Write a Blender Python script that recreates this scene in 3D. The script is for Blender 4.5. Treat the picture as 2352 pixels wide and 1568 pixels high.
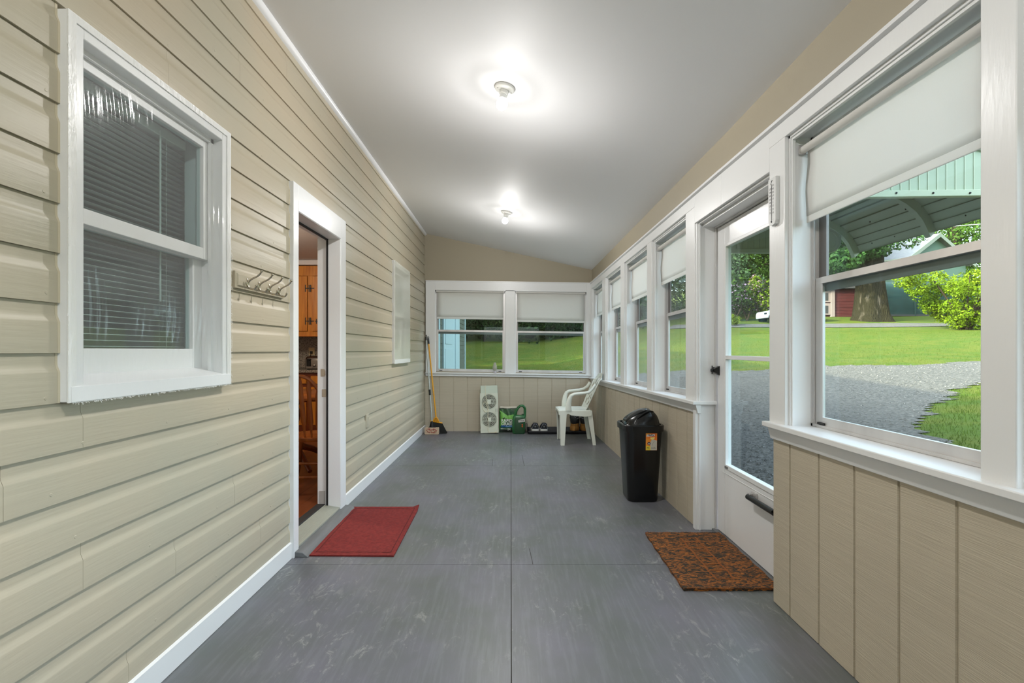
import bpy, math, random
import numpy as np
from mathutils import Vector, Matrix
for o in list(bpy.data.objects): bpy.data.objects.remove(o)
scene = bpy.context.scene
COL = scene.collection
rnd = random.Random(11)
PI = math.pi
# ------------------------------------------------------------------ camera, world, sun, exposure
F = 1126.0; EYE = 1.25
cd = bpy.data.cameras.new('camera'); cam = bpy.data.objects.new('camera', cd); COL.objects.link(cam)
cd.sensor_width = 36; cd.sensor_fit = 'HORIZONTAL'; cd.lens = 36*F/2352
cd.shift_x = 3/2352; cd.shift_y = 20/2352; cd.clip_start = .05; cd.clip_end = 500
cam.location = (0, 0, EYE); cam.rotation_euler = (PI/2, 0, 0); scene.camera = cam
W = bpy.data.worlds.new('world'); scene.world = W; W.use_nodes = True
wn = W.node_tree.nodes; wl = W.node_tree.links
sky = wn.new('ShaderNodeTexSky'); sky.sky_type = 'NISHITA'; sky.sun_disc = False
sky.sun_elevation = math.radians(26); sky.sun_rotation = math.radians(250)
sky.air_density = .8; sky.dust_density = 6.0; sky.ozone_density = 1.0
wn['Background'].inputs['Strength'].default_value = 2.3
hsv = wn.new('ShaderNodeHueSaturation'); hsv.inputs['Saturation'].default_value = .45      # hazy, nearly white summer sky
wl.new(sky.outputs[0], hsv.inputs['Color']); wl.new(hsv.outputs[0], wn['Background'].inputs['Color'])
sd = bpy.data.lights.new('sun', 'SUN'); sd.energy = 22.0; sd.angle = math.radians(.6); sd.color = (1, .82, .56)
sun = bpy.data.objects.new('sun', sd); COL.objects.link(sun)
SUNDIR = Vector((.90*.93, .90*.37, -.438)).normalized()
sun.rotation_euler = SUNDIR.to_track_quat('-Z', 'Y').to_euler(); sun.location = (-30, -12, 20)
vs = scene.view_settings; vs.view_transform = 'Standard'; vs.look = 'None'; vs.gamma = 1; vs.use_curve_mapping = False
vs.exposure = 0.0
BULB_W = 136.0; BULB_GLOW = 14.0; KITCHEN_W = 70.0

# ------------------------------------------------------------------ helpers
def lin(c):
    return tuple((v/255/12.92 if v/255 <= .04045 else ((v/255+.055)/1.055)**2.4) for v in c)
def mat(name, col, rough=.5, metal=0, spec=.5, col2=None, nscale=3, nstretch=(1, 1, 1), nlo=.35, nhi=.65, ndetail=3,
        bump=None, bstretch=(1, 1, 1), bstr=.15, bdist=.01, coat=0, emit=0, island=0, transl=0, coords='pos'):
    m = bpy.data.materials.new(name); m.use_nodes = True
    N = m.node_tree.nodes; L = m.node_tree.links; b = N['Principled BSDF']
    c1 = (*lin(col), 1)
    b.inputs['Base Color'].default_value = c1; b.inputs['Roughness'].default_value = rough
    b.inputs['Metallic'].default_value = metal; b.inputs['Specular IOR Level'].default_value = spec
    b.inputs['Coat Weight'].default_value = coat
    if emit:
        b.inputs['Emission Color'].default_value = c1; b.inputs['Emission Strength'].default_value = emit
    if coords == 'pos':
        g = N.new('ShaderNodeNewGeometry'); vec = g.outputs['Position']
    else:
        g = N.new('ShaderNodeTexCoord'); vec = g.outputs['Object']
    def noise(scale, stretch, detail=3):
        mp = N.new('ShaderNodeMapping'); mp.inputs['Scale'].default_value = stretch; L.new(vec, mp.inputs['Vector'])
        t = N.new('ShaderNodeTexNoise'); t.inputs['Scale'].default_value = scale; t.inputs['Detail'].default_value = detail
        L.new(mp.outputs[0], t.inputs['Vector']); return t
    colout = None
    if col2:
        t = noise(nscale, nstretch, ndetail); r = N.new('ShaderNodeValToRGB')
        r.color_ramp.elements[0].position = nlo; r.color_ramp.elements[1].position = nhi
        r.color_ramp.elements[0].color = c1; r.color_ramp.elements[1].color = (*lin(col2), 1)
        L.new(t.outputs['Fac'], r.inputs[0]); colout = r.outputs[0]
    if island:
        gg = N.new('ShaderNodeNewGeometry'); h = N.new('ShaderNodeHueSaturation')
        mr = N.new('ShaderNodeMapRange'); mr.inputs[3].default_value = 1-island; mr.inputs[4].default_value = 1+island
        L.new(gg.outputs['Random Per Island'], mr.inputs[0]); L.new(mr.outputs[0], h.inputs['Value'])
        if colout: L.new(colout, h.inputs['Color'])
        else: h.inputs['Color'].default_value = c1
        colout = h.outputs[0]
    if colout: L.new(colout, b.inputs['Base Color'])
    if bump:
        t = noise(bump, bstretch, 4); bp = N.new('ShaderNodeBump'); bp.inputs['Strength'].default_value = bstr
        bp.inputs['Distance'].default_value = bdist; L.new(t.outputs['Fac'], bp.inputs['Height']); L.new(bp.outputs[0], b.inputs['Normal'])
    if transl:
        tr = N.new('ShaderNodeBsdfTranslucent'); mx = N.new('ShaderNodeMixShader'); mx.inputs[0].default_value = transl
        if colout: L.new(colout, tr.inputs['Color'])
        else: tr.inputs['Color'].default_value = c1
        L.new(b.outputs[0], mx.inputs[1]); L.new(tr.outputs[0], mx.inputs[2]); L.new(mx.outputs[0], N['Material Output'].inputs[0])
    return m
def omat(name, col, *args, **kw):
    """outdoor surfaces: colours darkened evenly to offset the strong sky and sun"""
    def dk(c): return tuple(255*(12.92*v if v <= .0031308 else 1.055*v**(1/2.4)-.055) for v in (q*.29 for q in lin(c)))
    if kw.get('col2'): kw['col2'] = dk(kw['col2'])
    kw.setdefault('spec', .06)
    return mat(name, dk(col), *args, **kw)
def glassmat(name, tint=(240, 248, 248), rough=.0, refl=1.0, haze=0, hazecol=(242, 242, 242), bump=None, bstretch=(1, 1, 1), bstr=.1):
    m = bpy.data.materials.new(name); m.use_nodes = True; N = m.node_tree.nodes; L = m.node_tree.links
    N.remove(N['Principled BSDF'])
    t = N.new('ShaderNodeBsdfTransparent'); t.inputs[0].default_value = (*lin(tint), 1)
    g = N.new('ShaderNodeBsdfGlossy'); g.inputs['Roughness'].default_value = rough
    lw = N.new('ShaderNodeLayerWeight'); lw.inputs[0].default_value = .5
    pw = N.new('ShaderNodeMath'); pw.operation = 'POWER'; pw.inputs[1].default_value = 5; L.new(lw.outputs['Facing'], pw.inputs[0])
    mu = N.new('ShaderNodeMath'); mu.operation = 'MULTIPLY_ADD'; mu.inputs[1].default_value = .85*min(refl, 1); mu.inputs[2].default_value = .028*refl
    L.new(pw.outputs[0], mu.inputs[0])
    mx = N.new('ShaderNodeMixShader'); L.new(mu.outputs[0], mx.inputs[0]); L.new(t.outputs[0], mx.inputs[1]); L.new(g.outputs[0], mx.inputs[2])
    out = mx.outputs[0]
    if haze:
        d = N.new('ShaderNodeBsdfDiffuse'); d.inputs[0].default_value = (*lin(hazecol), 1)
        m2 = N.new('ShaderNodeMixShader'); m2.inputs[0].default_value = haze; L.new(out, m2.inputs[1]); L.new(d.outputs[0], m2.inputs[2]); out = m2.outputs[0]
    if bump:
        ge = N.new('ShaderNodeNewGeometry'); mp = N.new('ShaderNodeMapping'); mp.inputs['Scale'].default_value = bstretch
        L.new(ge.outputs['Position'], mp.inputs['Vector']); tx = N.new('ShaderNodeTexNoise'); tx.inputs['Scale'].default_value = bump
        L.new(mp.outputs[0], tx.inputs['Vector']); bp = N.new('ShaderNodeBump'); bp.inputs['Strength'].default_value = bstr
        L.new(tx.outputs['Fac'], bp.inputs['Height']); L.new(bp.outputs[0], g.inputs['Normal'])
    L.new(out, N['Material Output'].inputs[0]); return m

ORG = {}
ident = lambda x, y, z: (x, y, z)
class MB:
    def __init__(s, T=None): s.v = []; s.f = []; s.T = T or ident
    def add(s, pts, faces, T=None):
        T = T or s.T; k = len(s.v); s.v += [tuple(T(*p)) for p in pts]; s.f += [tuple(i+k for i in f) for f in faces]; return s
    def box(s, x0, x1, y0, y1, z0, z1):
        p = [(x, y, z) for z in (z0, z1) for y in (y0, y1) for x in (x0, x1)]
        return s.add(p, [(0, 2, 3, 1), (4, 5, 7, 6), (0, 1, 5, 4), (2, 6, 7, 3), (0, 4, 6, 2), (1, 3, 7, 5)])
    def poly(s, pts): return s.add(pts, [tuple(range(len(pts)))])
    def prism(s, prof, axis, lo, hi, caps=True):
        n = len(prof)
        def P(a, b, c): return {'x': (c, a, b), 'y': (a, c, b), 'z': (a, b, c)}[axis]
        pts = [P(a, b, lo) for a, b in prof]+[P(a, b, hi) for a, b in prof]
        fs = [(i, (i+1) % n, n+(i+1) % n, n+i) for i in range(n)]
        if caps: fs += [tuple(range(n))[::-1], tuple(range(n, 2*n))]
        return s.add(pts, fs)
    def loft(s, rings, cap0=True, cap1=True, closed=True):
        n = len(rings[0]); pts = [p for r in rings for p in r]; fs = []
        for j in range(len(rings)-1):
            for i in range(n if closed else n-1):
                fs.append((j*n+i, j*n+(i+1) % n, (j+1)*n+(i+1) % n, (j+1)*n+i))
        if cap0: fs.append(tuple(range(n))[::-1])
        if cap1: fs.append(tuple(range((len(rings)-1)*n, len(rings)*n)))
        return s.add(pts, fs)
    def tube(s, path, r, n=8, caps=True, ry=None):
        path = [Vector(p) for p in path]; rings = []
        up = Vector((0, 0, 1)); prev = None
        for i, p in enumerate(path):
            d = (path[min(i+1, len(path)-1)]-path[max(i-1, 0)]).normalized()
            if prev is None:
                a = d.cross(up)
                if a.length < .1: a = d.cross(Vector((1, 0, 0)))
                a.normalize()
            else:
                a = (prev-d*prev.dot(d))
                a = a.normalized() if a.length > 1e-6 else d.orthogonal().normalized()
            prev = a; b = d.cross(a); q = r[i] if isinstance(r, (list, tuple)) else r
            q2 = q if ry is None else (ry[i] if isinstance(ry, (list, tuple)) else ry)
            rings.append([tuple(p+a*q*math.cos(2*PI*k/n)+b*q2*math.sin(2*PI*k/n)) for k in range(n)])
        return s.loft(rings, caps, caps)
    def lathe(s, prof, c=(0, 0, 0), n=24, axis=None, cap0=True, cap1=True):
        c = Vector(c); M = Matrix.Identity(3) if axis is None else Vector((0, 0, 1)).rotation_difference(Vector(axis)).to_matrix()
        rings = [[tuple(c+M @ Vector((r*math.cos(2*PI*k/n), r*math.sin(2*PI*k/n), z))) for k in range(n)] for r, z in prof]
        return s.loft(rings, cap0, cap1)
    def ball(s, c, r, n=16, m=10, sc=(1, 1, 1)):
        prof = [(r*math.sin(PI*j/m), -r*math.cos(PI*j/m)) for j in range(m+1)]
        prof[0] = (r*.02, -r); prof[-1] = (r*.02, r)
        rings = [[(c[0]+sc[0]*q*math.cos(2*PI*k/n), c[1]+sc[1]*q*math.sin(2*PI*k/n), c[2]+sc[2]*z) for k in range(n)] for q, z in prof]
        return s.loft(rings)
    def torus(s, c, R_, r, axis='y', n=32, m=6, a0=0, a1=2*PI):
        full = abs(a1-a0-2*PI) < 1e-6; cnt = n if full else n+1; pts = []
        for i in range(cnt):
            a = a0+(a1-a0)*i/n
            for j in range(m):
                b = 2*PI*j/m; q = R_+r*math.cos(b); h = r*math.sin(b); u, v = q*math.cos(a), q*math.sin(a)
                pts.append({'y': (c[0]+u, c[1]+h, c[2]+v), 'x': (c[0]+h, c[1]+u, c[2]+v), 'z': (c[0]+u, c[1]+v, c[2]+h)}[axis])
        fs = [(i*m+j, i*m+(j+1) % m, ((i+1) % cnt)*m+(j+1) % m, ((i+1) % cnt)*m+j) for i in range(n if full else n) for j in range(m)]
        return s.add(pts, fs)
    def grid(s, nx, ny, fn, skip=None):
        pts = [fn(i/nx, j/ny) for j in range(ny+1) for i in range(nx+1)]
        fs = [(j*(nx+1)+i, j*(nx+1)+i+1, (j+1)*(nx+1)+i+1, (j+1)*(nx+1)+i) for j in range(ny) for i in range(nx) if not (skip and skip(i, j))]
        return s.add(pts, fs)
    def holeplate(s, x0, x1, z0, z1, cx, cz, r, y, n=32):
        """rectangle in the xz plane with a round hole"""
        pts = []; fs = []
        for k in range(n):
            a = 2*PI*k/n; c, q = math.cos(a), math.sin(a); pts.append((cx+r*c, y, cz+r*q))
            t = min(((x1-cx)/c if c > 1e-6 else 1e9), ((x0-cx)/c if c < -1e-6 else 1e9), ((z1-cz)/q if q > 1e-6 else 1e9), ((z0-cz)/q if q < -1e-6 else 1e9))
            pts.append((cx+t*c, y, cz+t*q))
        fs = [(2*k, 2*((k+1) % n), 2*((k+1) % n)+1, 2*k+1) for k in range(n)]
        return s.add(pts, fs)
    def build(s, name, m, parent=None, smooth=True, ang=38, bevel=0, kind=None, seg=2, solid=0, sub=0, label=None):
        me = bpy.data.meshes.new(name)
        if parent is not None: org = ORG[parent.name]
        else:
            a = np.array(s.v); org = Vector(((a[:, 0].min()+a[:, 0].max())/2, (a[:, 1].min()+a[:, 1].max())/2, a[:, 2].min()))
        me.from_pydata([(x-org[0], y-org[1], z-org[2]) for x, y, z in s.v], [], s.f)
        me.materials.append(m)
        if smooth:
            me.polygons.foreach_set('use_smooth', [True]*len(me.polygons)); me.set_sharp_from_angle(angle=math.radians(ang))
        o = bpy.data.objects.new(name, me); COL.objects.link(o)
        if parent is not None: o.parent = parent
        else: o.location = org
        ORG[o.name] = org
        if bevel:
            b = o.modifiers.new('bevel', 'BEVEL'); b.width = bevel; b.segments = seg; b.limit_method = 'ANGLE'; b.angle_limit = math.radians(40); b.harden_normals = False
        if solid:
            b = o.modifiers.new('solid', 'SOLIDIFY'); b.thickness = solid; b.offset = 0
        if sub:
            b = o.modifiers.new('sub', 'SUBSURF'); b.levels = sub; b.render_levels = sub
        if kind: o['kind'] = kind
        if label: o['label'] = label
        return o
def build_each(mb, name, m, parent, **kw):
    """every separate piece of the builder becomes an object of its own"""
    par = list(range(len(mb.v)))
    def fd(i):
        while par[i] != i: par[i] = par[par[i]]; i = par[i]
        return i
    for f in mb.f:
        for q in f[1:]: par[fd(q)] = fd(f[0])
    comps = {}
    for i in range(len(mb.v)): comps.setdefault(fd(i), []).append(i)
    cl = [[set(c), [min(mb.v[i][k] for i in c)-.003 for k in range(3)], [max(mb.v[i][k] for i in c)+.003 for k in range(3)]] for c in comps.values()]
    i = 0
    while i < len(cl):
        j = i+1; merged = False
        while j < len(cl):
            if all(cl[i][1][k] <= cl[j][2][k] and cl[j][1][k] <= cl[i][2][k] for k in range(3)):
                cl[i][0] |= cl[j][0]; cl[i][1] = [min(x, y) for x, y in zip(cl[i][1], cl[j][1])]; cl[i][2] = [max(x, y) for x, y in zip(cl[i][2], cl[j][2])]; cl.pop(j); merged = True
            else: j += 1
        if not merged: i += 1
    for s_, _, _ in cl:
        idx = sorted(s_); rm = {q: k for k, q in enumerate(idx)}; b = MB(); b.v = [mb.v[q] for q in idx]; b.f = [tuple(rm[q] for q in f) for f in mb.f if f[0] in s_]; b.build(name, m, parent, **kw)
def fixnormals():
    import bmesh
    for me in bpy.data.meshes:
        if len(me.polygons) > 60000 or me.get('raw'): continue
        bm = bmesh.new(); bm.from_mesh(me); bmesh.ops.recalc_face_normals(bm, faces=bm.faces); bm.to_mesh(me); bm.free()
def empty(name, loc):
    o = bpy.data.objects.new(name, None); COL.objects.link(o); o.location = loc; o.empty_display_size = .1
    ORG[o.name] = Vector(loc); return o
def tag(o, label, cat, group=None):
    o['label'] = label; o['category'] = cat
    if group: o['group'] = group
    return o
def thing(name, label, cat, loc, group=None): return tag(empty(name, loc), label, cat, group)
def struct(name, loc=(0, 0, 0)):
    o = empty(name, loc); o['kind'] = 'structure'; return o
def dup(o, loc=None, parent=None, top=True):
    c = o.copy(); COL.objects.link(c)
    if parent: c.parent = parent
    if loc is not None: c.location = loc
    ORG[c.name] = Vector(loc) if loc is not None else ORG[o.name]
    for ch in list(o.children): dup(ch, None, c)
    return c
def text_geo(txt, size=1.0, align='CENTER', bold=0.0):
    cu = bpy.data.curves.new('txt', 'FONT'); cu.body = txt; cu.size = size; cu.align_x = align; cu.offset = bold; cu.resolution_u = 3
    ob = bpy.data.objects.new('txt', cu); COL.objects.link(ob); bpy.context.view_layer.update()
    me = bpy.data.meshes.new_from_object(ob.evaluated_get(bpy.context.evaluated_depsgraph_get()))
    vs_ = [tuple(v.co) for v in me.vertices]; fs_ = [tuple(p.vertices) for p in me.polygons]
    bpy.data.objects.remove(ob); bpy.data.curves.remove(cu); bpy.data.meshes.remove(me)
    return vs_, fs_
def quadcloud(name, P, m, parent=None, kind=None):
    """P: (n,4,3) array of quads -> one mesh"""
    n = len(P); me = bpy.data.meshes.new(name)
    org = np.array(ORG[parent.name]) if parent is not None else np.array([P[:, :, 0].mean(), P[:, :, 1].mean(), P[:, :, 2].min()])
    me.vertices.add(n*4); me.vertices.foreach_set('co', (P.reshape(-1, 3)-org).astype(np.float32).ravel())
    me.loops.add(n*4); me.loops.foreach_set('vertex_index', np.arange(n*4, dtype=np.int32))
    me.polygons.add(n); me.polygons.foreach_set('loop_start', np.arange(0, n*4, 4, dtype=np.int32))
    me.update(calc_edges=True); me.validate(); me.materials.append(m); me['raw'] = 1
    o = bpy.data.objects.new(name, me); COL.objects.link(o)
    if parent is not None: o.parent = parent
    else: o.location = org
    ORG[o.name] = Vector(org)
    if kind: o['kind'] = kind
    return o
def rrect(hx, hy, r, n=5, cx=0, cy=0):
    p = []
    for sx, sy, a0 in ((1, 1, 0), (-1, 1, 90), (-1, -1, 180), (1, -1, 270)):
        for k in range(n+1):
            a = math.radians(a0+90*k/n); p.append((cx+sx*(hx-r)+r*math.cos(a), cy+sy*(hy-r)+r*math.sin(a)))
    return p

# ------------------------------------------------------------------ materials
M_siding = mat('siding_paint', (183, 171, 149), .42, col2=(174, 168, 149), nscale=1.3, bump=60, bstretch=(1, .06, 1), bstr=.12)
M_caulk = mat('caulk', (194, 184, 160), .5)
M_white = mat('white_paint', (229, 230, 230), .32, bump=70, bstretch=(1, 1, .2), bstr=.05)
M_white2 = mat('white_gloss', (231, 232, 233), .25, bump=180, bstretch=(1, 1, .3), bstr=.06)
M_taupe = mat('taupe_wall_paint', (160, 151, 131), .6, bump=120, bstr=.04)
M_panel = mat('grooved_panel_paint', (191, 181, 161), .55, col2=(185, 175, 155), nscale=30, nstretch=(.06, .06, 3), bump=150, bstretch=(.05, .05, 2.2), bstr=.3)
M_ceiling = mat('ceiling_paint', (240, 240, 241), .7, bump=30, bstr=.02)
M_alum = mat('mill_aluminum', (200, 198, 197), .4, metal=.5, col2=(214, 212, 210), nscale=8, nstretch=(1, 1, .2))
M_alumdark = mat('dark_aluminum', (128, 124, 122), .45, metal=.6)  # darker grey aluminum for the upper sashes and maker plate
M_glass = glassmat('window_glass', (236, 246, 246))
M_film = glassmat('shrink_film', (254, 254, 254), rough=.07, refl=1.6, haze=.09, bump=9, bstretch=(1, 18, 1.2), bstr=.35)
M_film2 = glassmat('hazy_film', (245, 247, 243), rough=.15, refl=1.2, haze=.42, hazecol=(214, 214, 202), bump=7, bstretch=(1, 12, 1), bstr=.3)
M_shade = mat('shade_fabric', (240, 238, 234), .8, bump=300, bstr=.05, transl=.4)
M_black = mat('black_plastic', (14, 15, 15), .22, spec=.5)
M_blackmatte = mat('black_rubber', (22, 22, 24), .6)
M_chrome = mat('brushed_nickel', (196, 188, 172), .18, metal=1)
M_dark = mat('dark_void', (30, 28, 26), .8)
# ------------------------------------------------------------------ wall frames (s along the wall, n outwards, z up)
YB = 7.567; XL = -1.325
def R1(n, s, z): return (1.307+n, s, z)
def R2(n, s, z): return (1.307+n-.0132*(s-3.4), s, z-.015*(s-3.4))
def RW(n, s, z): return R2(n, s, z) if s > 3.0 else R1(n, s, z)
def BK(s, n, z): return (s, YB+n, z-.0145*(s+1.3))
def LF(n, s, z): return (XL-n, s, z)
def ceil_z(x, y):
    zl = 3.078-.0052*(y-2.5); zr = 2.590-.0201*(y-1.9)
    return zl+(zr-zl)*(x+1.325)/(1.307+1.325)
Y0 = -3.2
# floor: painted plywood sheets
M_floor = bpy.data.materials.new('worn_floor_paint'); M_floor.use_nodes = True
def floor_nodes(m):
    N = m.node_tree.nodes; L = m.node_tree.links; b = N['Principled BSDF']
    g = N.new('ShaderNodeNewGeometry')
    def nz(scale, st, det=4, rough=.55, dist=0):
        mp = N.new('ShaderNodeMapping'); mp.inputs['Scale'].default_value = st; L.new(g.outputs['Position'], mp.inputs['Vector'])
        t = N.new('ShaderNodeTexNoise'); t.inputs['Scale'].default_value = scale; t.inputs['Detail'].default_value = det
        t.inputs['Roughness'].default_value = rough; t.inputs['Distortion'].default_value = dist; L.new(mp.outputs[0], t.inputs['Vector']); return t.outputs['Fac']
    def ramp(x, a, b_, c0=(0, 0, 0, 1), c1=(1, 1, 1, 1)):
        r = N.new('ShaderNodeValToRGB'); r.color_ramp.elements[0].position = a; r.color_ramp.elements[1].position = b_
        r.color_ramp.elements[0].color = c0; r.color_ramp.elements[1].color = c1; L.new(x, r.inputs[0]); return r.outputs[0]
    def mul(a, b_):
        q = N.new('ShaderNodeMath'); q.operation = 'MULTIPLY'; L.new(a, q.inputs[0])
        if isinstance(b_, float): q.inputs[1].default_value = b_
        else: L.new(b_, q.inputs[1])
        return q.outputs[0]
    def mix(f, a, c):
        q = N.new('ShaderNodeMix'); q.data_type = 'RGBA'; L.new(f, q.inputs[0]); L.new(a, q.inputs[6]); q.inputs[7].default_value = (*lin(c), 1); return q.outputs[2]
    base = ramp(nz(1.7, (1, .8, 1), 5, .6), .38, .64, (*lin((91, 96, 94)), 1), (*lin((105, 105, 114)), 1))
    grain = ramp(nz(46, (1, .07, 1), 5, .6), .48, .62)
    c = mix(mul(grain, .11), base, (150, 156, 160))
    patch = ramp(nz(1.5, (1, .8, 1), 3), .47, .64)
    scuff = ramp(nz(17, (1, .45, 1), 8, .78, 1.0), .545, .64)
    c = mix(mul(mul(patch, scuff), .55), c, (176, 178, 172))
    speck = ramp(nz(85, (1, .7, 1), 2), .74, .78)
    c = mix(mul(speck, .5), c, (185, 184, 170))
    L.new(c, b.inputs['Base Color'])
    r = N.new('ShaderNodeMapRange'); r.inputs[3].default_value = .32; r.inputs[4].default_value = .44
    L.new(nz(3, (1, 1, 1)), r.inputs[0]); L.new(r.outputs[0], b.inputs['Roughness'])
    bp = N.new('ShaderNodeBump'); bp.inputs['Strength'].default_value = .12; bp.inputs['Distance'].default_value = .003
    L.new(nz(40, (1, .06, 1), 6, .65, .6), bp.inputs['Height']); L.new(bp.outputs[0], b.inputs['Normal'])
floor_nodes(M_floor)
M_seam = mat('floor_seam', (48, 44, 40), .9)
fl = struct('floor')
MB().box(-1.345, 1.44, Y0, YB+.02, -.09, -.012).build('subfloor', M_seam, fl)
ys = [Y0, -2.02, .42, 2.862, 5.302, YB+.01]
for i in range(5):
    for x0, x1 in ((-1.345, .0005), (.0045, 1.44)):
        if i == 3: pass
        MB().box(x0, x1, ys[i]+.0012, ys[i+1]-.0012, -.012, 0).build('floor_sheet', M_floor, fl)
# short cut joints in the sheets
for x, y0, y1 in ((.128, 2.863, 3.09), (-.20, 5.30, 5.62), (.145, 5.30, 5.85)):
    MB().prism([(x, y0), (x+.003, y0), (x-.011+.003, y1), (x-.011, y1)], 'z', .0001, .0006).build('floor_joint', M_seam, fl)
# ceiling
cl = struct('ceiling')
m = MB()
NX, NY = 4, 10
m.grid(NX, NY, lambda u, v: (-1.345+2.95*u, Y0+(YB+.1-Y0)*v, ceil_z(-1.345+2.95*u, Y0+(YB+.1-Y0)*v)))
m.grid(NX, NY, lambda u, v: (-1.345+2.95*u, Y0+(YB+.1-Y0)*v, ceil_z(-1.345+2.95*u, Y0+(YB+.1-Y0)*v)+.03))
m.build('ceiling_board', M_ceiling, cl)
t = struct('trim_1')
def lp(y): return [(XL-.01, y, ceil_z(XL, y)), (XL+.03, y, ceil_z(XL+.03, y)), (XL+.026, y, ceil_z(XL, y)-.022), (XL+.012, y, ceil_z(XL, y)-.034), (XL-.01, y, ceil_z(XL, y)-.036)]
MB().loft([lp(Y0), lp(YB)]).build('cove_moulding', M_white2, t)

# ------------------------------------------------------------------ left wall: drop siding
wl_ = struct('wall_left')
LO = [(1.441, 2.273, 1.096, 2.255), (2.94, 3.875, -.1, 2.266), (5.483, 6.33, 1.099, 2.258)]   # casing outlines: window, door, window
def wall_boxes(m, s0, s1, z0, z1, holes, n0, n1):
    xs = sorted({s0, s1, *[h[0] for h in holes], *[h[1] for h in holes]}); xs = [x for x in xs if s0 <= x <= s1]
    for a, b in zip(xs[:-1], xs[1:]):
        hs = sorted([(h[2], h[3]) for h in holes if h[0] <= a+1e-6 and h[1] >= b-1e-6]); z = z0
        for h0, h1 in hs:
            if h0 > z: m.box(n0, n1, a, b, z, h0)
            z = max(z, h1)
        if z < z1: m.box(n0, n1, a, b, z, z1)
LH = [(1.49, 2.224, 1.14, 2.21), (2.96, 3.80, -.2, 2.15), (5.532, 6.282, 1.14, 2.21)]
m = MB(LF); wall_boxes(m, Y0, YB+.02, -.1, 3.2, LH, .0205, .15); m.build('sheathing', M_siding, wl_)
PITCH = .1466; ZK = 1.0946
prof = [(.0, .0005), (.0, .090), (.0010, .094), (.0042, .101), (.0072, .109), (.0082, .116), (.0082, .1466), (.020, .1466), (.020, .0005)]
def board(s0, s1, z, top=None):
    pr = [(n, z+q) for n, q in prof]
    if top is not None and z+PITCH > top: pr = [(n, min(q, top)) for n, q in pr]
    mm = MB(LF); k = len(pr)
    mm.add([(n, s0, q) for n, q in pr]+[(n, s1, q) for n, q in pr], [(i, (i+1) % k, k+(i+1) % k, k+i) for i in range(k)]+[tuple(range(k))[::-1], tuple(range(k, 2*k))])
    return mm.build('siding_board', M_siding, wl_, ang=30)
joints = {-1: [1.519, 4.6], -4: [1.519, 2.353, 5.2], -5: [1.94, 6.2], -6: [2.6, 5.0], -3: [2.75, 6.6], -2: [1.28, 4.9], -7: [1.7, 4.4], 8: [1.9, 5.0], 9: [.9, 3.4, 6.2], 10: [2.4, 5.55], 11: [4.2], 12: [2.9, 6.0]}
caulk = {}
for k in range(-8, 14):
    z = ZK+k*PITCH
    if z > ceil_z(XL, 0): break
    segs = [(Y0, YB-.004+.003*math.sin(k*2.1))]
    for h in LO:
        if z+PITCH*.5 > h[2] and z+PITCH*.5 < h[3]:
            ns = []
            for a, b in segs:
                if a < h[0] < b: ns += [(a, h[0]-.006), (h[1]+.006, b)]
                else: ns.append((a, b))
            segs = ns
            for e, sgn in ((h[0], -1), (h[1], 1)): caulk.setdefault((e, sgn), []).append(z)
    for j in joints.get(k, []):
        ns = []
        for a, b in segs: ns += [(a, j-.0006), (j+.0006, b)] if a+.2 < j < b-.2 else [(a, b)]
        segs = ns
    for a, b in segs: board(a, b, z, 3.1)
for (e, sgn), zz in caulk.items():
    mm = MB(LF)
    for z in zz:
        pr = [(n-.001, z+q) for n, q in prof[:7]]+[(.02, z+.1466), (.02, z)]; k = len(pr); a, b = sorted((e, e+sgn*.0075))
        mm.add([(n, a, q) for n, q in pr]+[(n, b, q) for n, q in pr], [(i, (i+1) % k, k+(i+1) % k, k+i) for i in range(k)]+[tuple(range(k))[::-1], tuple(range(k, 2*k))])
    mm.build('caulk_bead', M_caulk, wl_)
# nail heads under the paint
mm = MB(LF)
for k in range(-7, 13):
    z = ZK+k*PITCH+.02
    for s in np.arange(1.0+.1*(k % 2), 7.4, .405):
        if any(h[0]-.03 < s < h[1]+.03 and h[2]-.05 < z < h[3]+.05 for h in LO) or rnd.random() < .25: continue
        ss = s+rnd.uniform(-.02, .02); zz = z+rnd.uniform(-.006, .012); n = 8
        mm.add([(-.0011, ss+.0042*math.cos(2*PI*i/n), zz+.0042*math.sin(2*PI*i/n)) for i in range(n)]+[(.001, ss+.0065*math.cos(2*PI*i/n), zz+.0065*math.sin(2*PI*i/n)) for i in range(n)],
               [tuple(range(n))]+[(i, (i+1) % n, n+(i+1) % n, n+i) for i in range(n)])
mm.build('nail_heads', M_siding, wl_, kind='stuff')
# baseboards
def bboard(name, s0, s1):
    b = struct(name); MB(LF).add([(-.012, s, z) if q else (.02, s, z) for s in (s0, s1) for q, z in ((1, .002), (1, .094), (0, .108), (0, .002))], [(0, 1, 2, 3), (4, 5, 6, 7)[::-1], (0, 1, 5, 4), (1, 2, 6, 5), (2, 3, 7, 6), (3, 0, 4, 7)]).build('board', M_white, b)
bboard('baseboard_left', Y0, 2.945); bboard('baseboard_left', 3.872, YB)

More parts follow.
